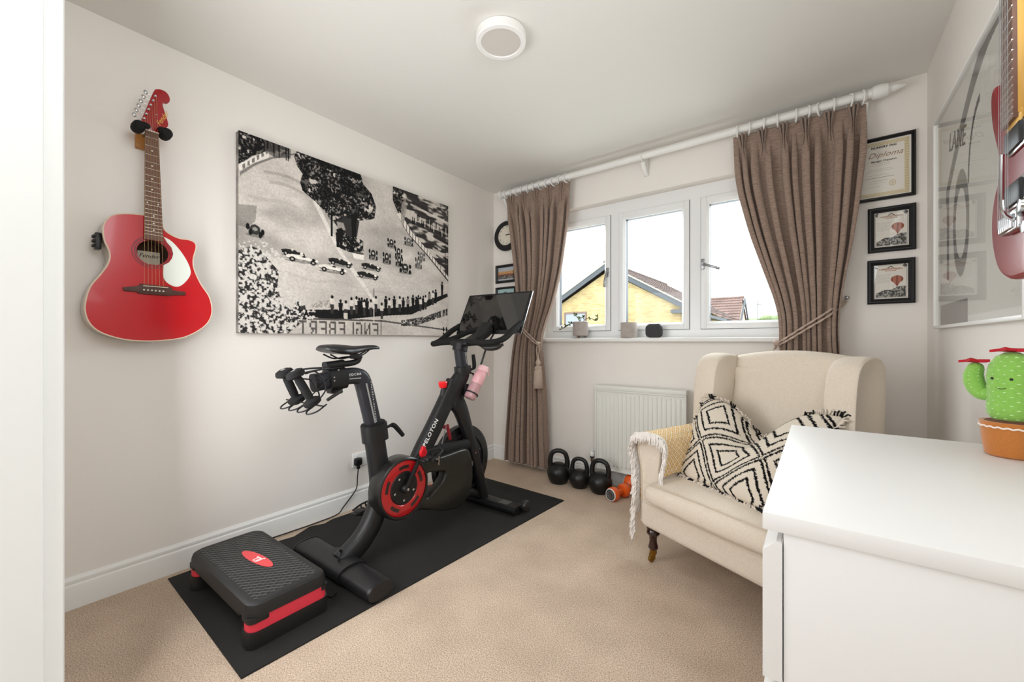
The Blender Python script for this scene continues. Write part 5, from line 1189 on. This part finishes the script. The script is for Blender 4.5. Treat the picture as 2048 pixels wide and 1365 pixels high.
for i in range(0,nb*2):
    f=i/(nb*2-1); q=Vector(P[int(f*(nb-1)),-1])
    L=r_.uniform(.05,.075); p=[q+V(0,0,.004),q+V(r_.uniform(-.010,-.001),r_.uniform(-.01,.006),-L*.5),q+V(r_.uniform(-.016,.0),r_.uniform(-.016,.008),-L)]
    b.tube(smooth_path(p,3),lambda f:.004-.001*f,5)
# the hanging front edge on the outer side
for i in range(70):
    f=i/69; z=lerp(.56,.12,f); x=-.008-.004*math.sin(f*9); q=V(x,.034,z)
    p=[q,q+V(r_.uniform(-.014,-.002),-.010,-.012),q+V(r_.uniform(-.022,-.004),r_.uniform(-.022,-.006),-r_.uniform(.03,.05))]
    b.tube(smooth_path(p,3),lambda f:.0045-.001*f,5)
o=b.done('side_fringe',M_fr,tw,sharp=0); o['kind']='stuff'
# ------------------------------------------------ patterned cushion
cu_=thing('cushion','cream cushion with black diamond lines and fringed edges on the armchair seat','cushion',tuple(O),(0,0,CA))
BL,BR,TL,TR=V(.13,.17,.425),V(.60,.09,.425),V(.10,.42,.765),V(.70,.42,.765)
N=150; s=np.linspace(0,1,N); Sg,Tg=np.meshgrid(s,s)    # s across, t up
def bil(k): return (np.array(BL)[k]*(1-Sg)*(1-Tg)+np.array(BR)[k]*Sg*(1-Tg)+np.array(TL)[k]*(1-Sg)*Tg+np.array(TR)[k]*Sg*Tg)
base=np.stack([bil(0),bil(1),bil(2)],-1)
notch=np.exp(-((Sg-.50)/.20)**2)*Tg**1.3
base[...,2]-=.155*notch; base[...,1]+=.02*notch
edge=(4*Sg*(1-Sg)); edgeT=(4*Tg*(1-Tg)); bow=.018
base[...,0]+=bow*(1-edge)*0; puff=(np.clip(edge,0,1)**.45)*(np.clip(edgeT,0,1)**.45)
nrm=np.array(((BR-BL).cross(TL-BL)).normalized())  # faces outwards (towards -b)
if nrm[1]>0: nrm=-nrm
crease=1-.50*np.exp(-((Sg-.5)/.07)**2)*np.clip((Tg-.35)/.5,0,1)
F_=base+nrm*(.075*puff*crease)[...,None]+nrm*(.004*np.sin(Sg*17+Tg*9)*puff)[...,None]; Bk=base-nrm*(.045*puff*crease)[...,None]
# pattern
X_,Y_=Sg*1.75+.15+.012*np.sin(Tg*14),Tg*1.30+.12+.01*np.sin(Sg*16)
def dia(cx,cy,): return np.abs((X_-cx))/.62+np.abs((Y_-cy))/.62
d=np.minimum.reduce([dia(1.02+i*.98,.66+j*.98) for i in(-1,0,1) for j in(-1,0,1)]+[dia(.53+i*.98,.17+j*.98)+.0 for i in(-1,0,1) for j in(-1,0,1,2)])
k=np.zeros_like(d,bool)
rngs=np.random.default_rng(2); jit=rngs.normal(0,.010,d.shape)
d=d+jit
for v_,w_ in((.30,.034),(.52,.034),(.74,.030)): k|=np.abs(d-v_)<w_
C=np.where(k[...,None],np.array((.075,.07,.075)),np.array((.83,.79,.73)))
m_cu=mat('cushion_cotton','#FFFFFF',.95,spec=.1,attr=1,bump=(300,.4,.002))
grid('front_cover',F_[::-1],m_cu,cu_,colors=lin_arr(C[::-1]))
grid('back_cover',Bk,mat('cushion_back','#CFC4B4',.95),cu_)
bw=B();bb=B(); r_=random.Random(9)
def edgept(q):
    q%=4
    if q<1: i,j=0,q
    elif q<2: i,j=q-1,1
    elif q<3: i,j=1,3-q
    else: i,j=4-q,0
    return Vector(base[min(int(i*(N-1)),N-1),min(int(j*(N-1)),N-1)])
cen=Vector(base[N//2,N//2])
for q in range(330):
    f=q/330*4; p0=edgept(f); dirn=(p0-cen).normalized(); L=r_.uniform(.018,.034)
    if 2.0<f<3.0: dirn=V(dirn.x*.3,-.2,1).normalized()
    if f<1: L*=.5
    p=[p0-dirn*.004,p0+dirn*L*.6+V(r_.uniform(-.005,.005),r_.uniform(-.006,.006),r_.uniform(-.004,.004)),p0+dirn*L+V(r_.uniform(-.008,.008),r_.uniform(-.008,.008),-.006)]
    (bb if (q//5)%3==0 else bw).tube(p,lambda f:.0032,5)
o=bw.done('fringe',mat('cushion_fringe','#D8CDBF',.95),cu_,sharp=0);o['kind']='stuff'
o=bb.done('fringe',M_blk2,cu_,sharp=0,label='black fringe tufts');o['kind']='stuff'
# ------------------------------------------------ chest of drawers
cd=thing('chest_of_drawers','white chest of drawers in the right foreground','chest of drawers',(.16,1.2,0),world=True)
M_lam=mat('white_laminate','#E6E5E3',.42,spec=.35)
B().box((-.0745,.780,.752),(.412,1.650,.780),.0012,2).done('top',M_lam,cd)
B().box((-.046,.784,.0),(.41,.804,.7515),.0008).done('side_panel',M_lam,cd); B().box((-.046,1.626,.0),(.41,1.646,.7515),.0008).done('side_panel',M_lam,cd)
B().box((.395,.804,.02),(.408,1.626,.75)).done('back_panel',M_lam,cd)
B().box((-.02,.804,.04),(.395,1.626,.055)).box((-.03,.804,.735),(.39,1.626,.7515)).done('carcass_rail',M_lam,cd)
zz=[.045,.278,.508,.738]
for i in range(3):
    a,c=zz[i]+.003,zz[i+1]-.003
    # drawer front with slanted finger-grip top edge
    pr=[(-.0745,a),(-.0475,a),(-.0475,c-.002),(-.0500,c),(-.056,c),(-.0745,c-.018)]
    B().loft([[V(x,y,z) for x,z in pr] for y in(.782,1.648)]).done('drawer',M_lam,cd,sharp=20)
# ------------------------------------------------ cactus plush
pc_=(.372,1.515); cp=thing('cactus_plush','green spotted cactus soft toy with red flowers in an orange pot','soft toy',(*pc_,.78),world=True)
M_felt=mat('orange_felt','#BE7636',.95,noise=200,var=.06,sheen=.3)
B().lathe([(.001,.7803),(.041,.7803),(.045,.784),(.050,.82),(.0525,.86),(.054,.864),(.050,.864),(.001,.856)],(*pc_,0),n=40).done('pot',M_felt,cp)
B().tube([V(pc_[0]+.0537*math.cos(t),pc_[1]+.0537*math.sin(t),.852+.0012*math.sin(t*22)) for t in [2*PI*i/132 for i in range(132)]],.0022,6,closed=True).done('wavy_trim',mat('trim_cream','#F2E4D8',.9),cp)
B().ell((*pc_,.858),(.050,.050,.014),28,10).done('soil_felt',mat('brown_felt','#6B4632',.95,noise=120,var=.2),cp)
m_c=mat('cactus_green','#86BC52',.9,sheen=.3,noise=150,var=.06)
bx,by=pc_; 
body=[(.001,.862),(.030,.864),(.040,.88),(.042,.90),(.040,.925),(.041,.95),(.042,.975),(.038,1.0),(.027,1.02),(.012,1.031),(.001,1.033)]
B().lathe(body,(bx,by,0),n=32).done('body',m_c,cp,sharp=0)
# arm grows on the left, seen from the door
ad=V(-.78,.62,0)
ap=[V(bx,by,.93)+ad*.03,V(bx,by,.927)+ad*.052,V(bx,by,.945)+ad*.066,V(bx,by,.97)+ad*.070,V(bx,by,.99)+ad*.066]
B().tube(smooth_path(ap,5),lambda f:.0155+.004*math.sin(f*PI),16).ell(ap[-1],(.0155,.0155,.014),16,8).ell(ap[0],.0155,16,8).done('arm',m_c,cp,sharp=0)
b=B(); M_sp=mat('pale_spot','#C4E6A0',.9)
for i in range(15):
    z=.873+i*.0105; r=interp(z,[q[1] for q in body],[q[0] for q in body])
    for k in range(12):
        t=2*PI*(k+.5*(i%2))/12; n_=V(math.cos(t),math.sin(t),0); c=V(bx,by,z)+n_*(r+.0002); b.ell(c,(.0028*abs(math.sin(t))+.0008,.0028*abs(math.cos(t))+.0008,.0013),8,5)
P=smooth_path(ap,5)
for i in range(3,len(P),2):
    for k in range(7):
        t=2*PI*(k+.5*(i%2))/7; c=P[i]+V(math.cos(t),math.sin(t),0)*(.0155+.004*math.sin(i/(len(P)-1)*PI)); b.ell(c,(.0016,.0016,.0013),6,4)
o=b.done('spots',M_sp,cp,sharp=0); o['kind']='stuff'
def flower(c,r,nm='flower'):
    b=B()
    for k in range(5):
        a=2*PI*k/5+.4; d_=V(math.cos(a),math.sin(a),0); s_=V(-d_.y,d_.x,0); c=Vector(c)
        dz=.004*math.sin(k*2.3)
        pts=[c,c+d_*r*.5+s_*r*.38+V(0,0,.003),c+d_*r+V(0,0,.003+dz),c+d_*r*.5-s_*r*.38+V(0,0,.001)]
        b.loft([pts,[p+V(0,0,.006) for p in pts]])
    b.done(nm,mat('flower_red','#B81828',.8),cp)
flower((bx,by,1.032),.036); flower(V(bx,by,1.003)+ad*.066,.030)
fd=V(-.62,-.78,0).normalized(); sd=V(fd.y,-fd.x,0)
for k in(-1,1):
    d_=(fd+sd*.42*k).normalized(); B().ell(V(bx,by,.968)+d_*.0418,.0032,10,6).done('eye',M_black,cp)
P=[]
for t in np.linspace(-1,1,9): d_=(fd+sd*.22*t).normalized(); P.append(V(bx,by,.944+.003*t*t)+d_*.0412)
B().tube(P,.0007,5).done('smile',M_black,cp)
# ------------------------------------------------ framed poster on right wall
pf=thing('framed_poster','large white-framed poster with grey number under glass on the right wall','framed poster',(XR,2.1,1.11),world=True)
y0,y1,z0,z1=1.58,2.60,1.113,2.03
b=B(); t=.012
def bx_(a,c): b.box(a,c,.0015)
bx_((XR-.024,y0,z0),(XR,y0+t,z1));bx_((XR-.024,y1-t,z0),(XR,y1,z1));bx_((XR-.024,y0+t,z0),(XR,y1-t,z0+t));bx_((XR-.024,y0+t,z1-t),(XR,y1-t,z1))
b.done('frame',M_white,pf)
A=Art(260,230,(.80,.79,.76)); 
A.put((A.X<.03)|(A.X>.97)|(A.Y>.97),(.86,.85,.83))
A.put((A.Y>.90)&(A.X>.04)&(A.X<.45),(.56,.54,.52))
YY,ZZ=np.meshgrid(np.linspace(y1-t,y0+t,260),np.linspace(z1-t,z0+t,230))
cur=2.03-.9*np.clip((YY-1.85)/.62,0,1)**1.6*.45; A.put((np.abs(ZZ-cur)<.035)&(YY<2.45),(.46,.45,.43)); 
A.put((np.abs(ZZ-(1.50+.0*YY))<.19)&(np.abs(YY-2.42)<.02),(.50,.49,.47))
e1=((YY-2.23)/.11)**2+((ZZ-1.50)/.20)**2; A.put((e1<1)&(e1>.42),(.50,.49,.47))
e2=((YY-1.98)/.16)**2+((ZZ-1.62)/.26)**2; A.put((e2<1)&(e2>.8)&(YY>2.0)&(ZZ>1.62),(.34,.33,.33))
grid('poster_print',np.stack([np.full_like(YY,XR-.008),YY,ZZ],-1),M_print,pf,colors=lin_arr(A.a),smooth=False)
text('lettering','LANE',.10,basis((0,-1,-.25),(0,-.25,1),(XR-.0085,2.28,1.83),(-1,0,0)),mat('poster_ink','#4A4948',.8),pf,bold=.001)
o=B().box((XR-.0165,y0+t,z0+t),(XR-.0145,y1-t,z1-t)).done('glass',glass('poster_glass',(.99,.99,.99),.7),pf)
# ------------------------------------------------ electric guitar near the right wall
eg=thing('electric_guitar','dark red electric guitar with maple neck hanging by the right wall','guitar',(.31,1.135,1.17),world=True)
yc=1.135; EX=.287
eo=[(.0,0),(.06,.004),(.115,.03),(.148,.08),(.155,.135),(.14,.18),(.112,.215),(.108,.245),(.125,.28),(.150,.33),(.160,.385),(.148,.41),(.125,.405),(.10,.36),(.075,.315),(.045,.29),(.03,.285),(-.03,.285),(-.05,.30),(-.08,.345),(-.105,.40),(-.13,.43),(-.155,.42),(-.162,.37),(-.145,.30),(-.118,.245),(-.12,.21),(-.15,.17),(-.162,.12),(-.15,.065),(-.11,.02),(-.06,.002)]
es=[(yc+q.x,1.172+q.y) for q in smooth_path([(*q,0) for q in eo],4,closed=True)]
ME=basis((0,1,0),(0,0,1),(EX,0,0),(-1,0,0))
B().plate(es,-.043,0,bev=.009,M=ME,seg=3).done('body',mat('cherry_red','#7E0412',.3,spec=.25,coat=.06,noise=9,var=.12),eg)
FXE=.272
lo=[]
for z,w in((1.452,.029),(1.915,.0215)): lo.append([V(FXE,yc+w,z),V(FXE,yc-w,z),V(FXE+.006,yc-w,z),V(FXE+.006,yc+w,z)])
B().loft(lo).done('fretboard',M_rosel,eg)
M_maple=mat('maple','#E3B45C',.25,coat=.6,noise=20,var=.06,stretch=(1,1,.1))
lo=[]
for z,w in((1.46,.0285),(1.915,.021)): lo.append([V(FXE+.006+.020*math.sin(t_)**.6,yc+w*math.cos(t_),z) for t_ in [PI*i/12 for i in range(13)]])
B().loft(lo).box((FXE+.006,yc-.028,1.42),(EX+.0,yc+.028,1.47),.003).done('neck',M_maple,eg)
for n in range(1,22):
    z=1.267+.648*2**(-n/12); w=interp(z,[1.452,1.915],[.029,.0215]); B().tube([V(FXE,yc-w,z),V(FXE,yc+w,z)],.0012,6).done('fret',M_fret,eg)
hp=[(-.021,1.915),(.021,1.915),(.028,1.95),(.026,2.0),(.03,2.06),(.01,2.095),(-.02,2.09),(-.04,2.06),(-.033,1.98),(-.03,1.94)]
B().plate([(yc+y,z) for y,z in hp],0,.014,M=basis((0,1,0),(0,0,1),(FXE+.006,0,0),(1,0,0)),bev=.001).done('headstock',M_maple,eg)
for i in range(6): B().cyl((FXE+.008,yc-.024+.002*i,1.945+i*.024),(FXE-.006,yc-.024+.002*i,1.945+i*.024),.004,10).cyl((FXE+.014,yc-.03,1.945+i*.024),(FXE+.014,yc-.05,1.945+i*.024),.003,8).ell((FXE+.014,yc-.056,1.945+i*.024),(.004,.008,.007),10,6).done('tuning_peg',M_chrome,eg)
for zc in(1.425,1.325):
    B().box((EX-.010,yc-.036,zc-.020),(EX-.0005,yc+.036,zc+.020),.004).done('pickup',M_black,eg)
    B().box((EX-.005,yc-.040,zc-.024),(EX-.0005,yc+.040,zc+.024),.002).done('pickup_ring',M_chrome,eg)
B().box((EX-.014,yc-.040,1.255),(EX-.0005,yc+.040,1.292),.003).done('bridge',M_chrome,eg)
for i in range(6):
    y=yc-.026+.0104*i; B().box((EX-.019,y-.004,1.258),(EX-.012,y+.004,1.284),.001).done('bridge_saddle',M_chrome,eg)
    B().tube([V(EX-.0195,y,1.267),V(FXE-.0035,yc+(y-yc)*.68,1.915)],.0005,5).done('string',M_steel,eg)
for (dy,z) in((-.075,1.25),(-.095,1.215),(-.06,1.29)): B().lathe([(.012,0),(.012,.008),(.010,.016),(.001,.017)],(EX,yc+dy,z),(-1,0,0),18).done('knob',M_chrome,eg)
B().tube(smooth_path([(EX-.012,yc-.030,1.27),(EX-.03,yc-.045,1.285),(EX-.035,yc-.06,1.33),(EX-.035,yc-.062,1.38)],4),.003,8).done('tremolo_arm',M_chrome,eg)
h2_=thing('guitar_hanger','wall yoke holding the red electric guitar by its headstock','guitar hanger',(XR,yc,1.95),world=True)
B().box((XR-.02,yc-.035,1.90),(XR,yc+.035,2.0),.004).done('block',MATS['oak'],h2_)
B().tube(smooth_path([(XR-.02,yc,1.95),(.33,yc,1.95),(.31,yc+.034,1.945),(.262,yc+.034,1.95)],5),.006,8).tube(smooth_path([(.33,yc,1.95),(.31,yc-.045,1.945),(.262,yc-.045,1.95)],5),.006,8).done('yoke',M_black,h2_)
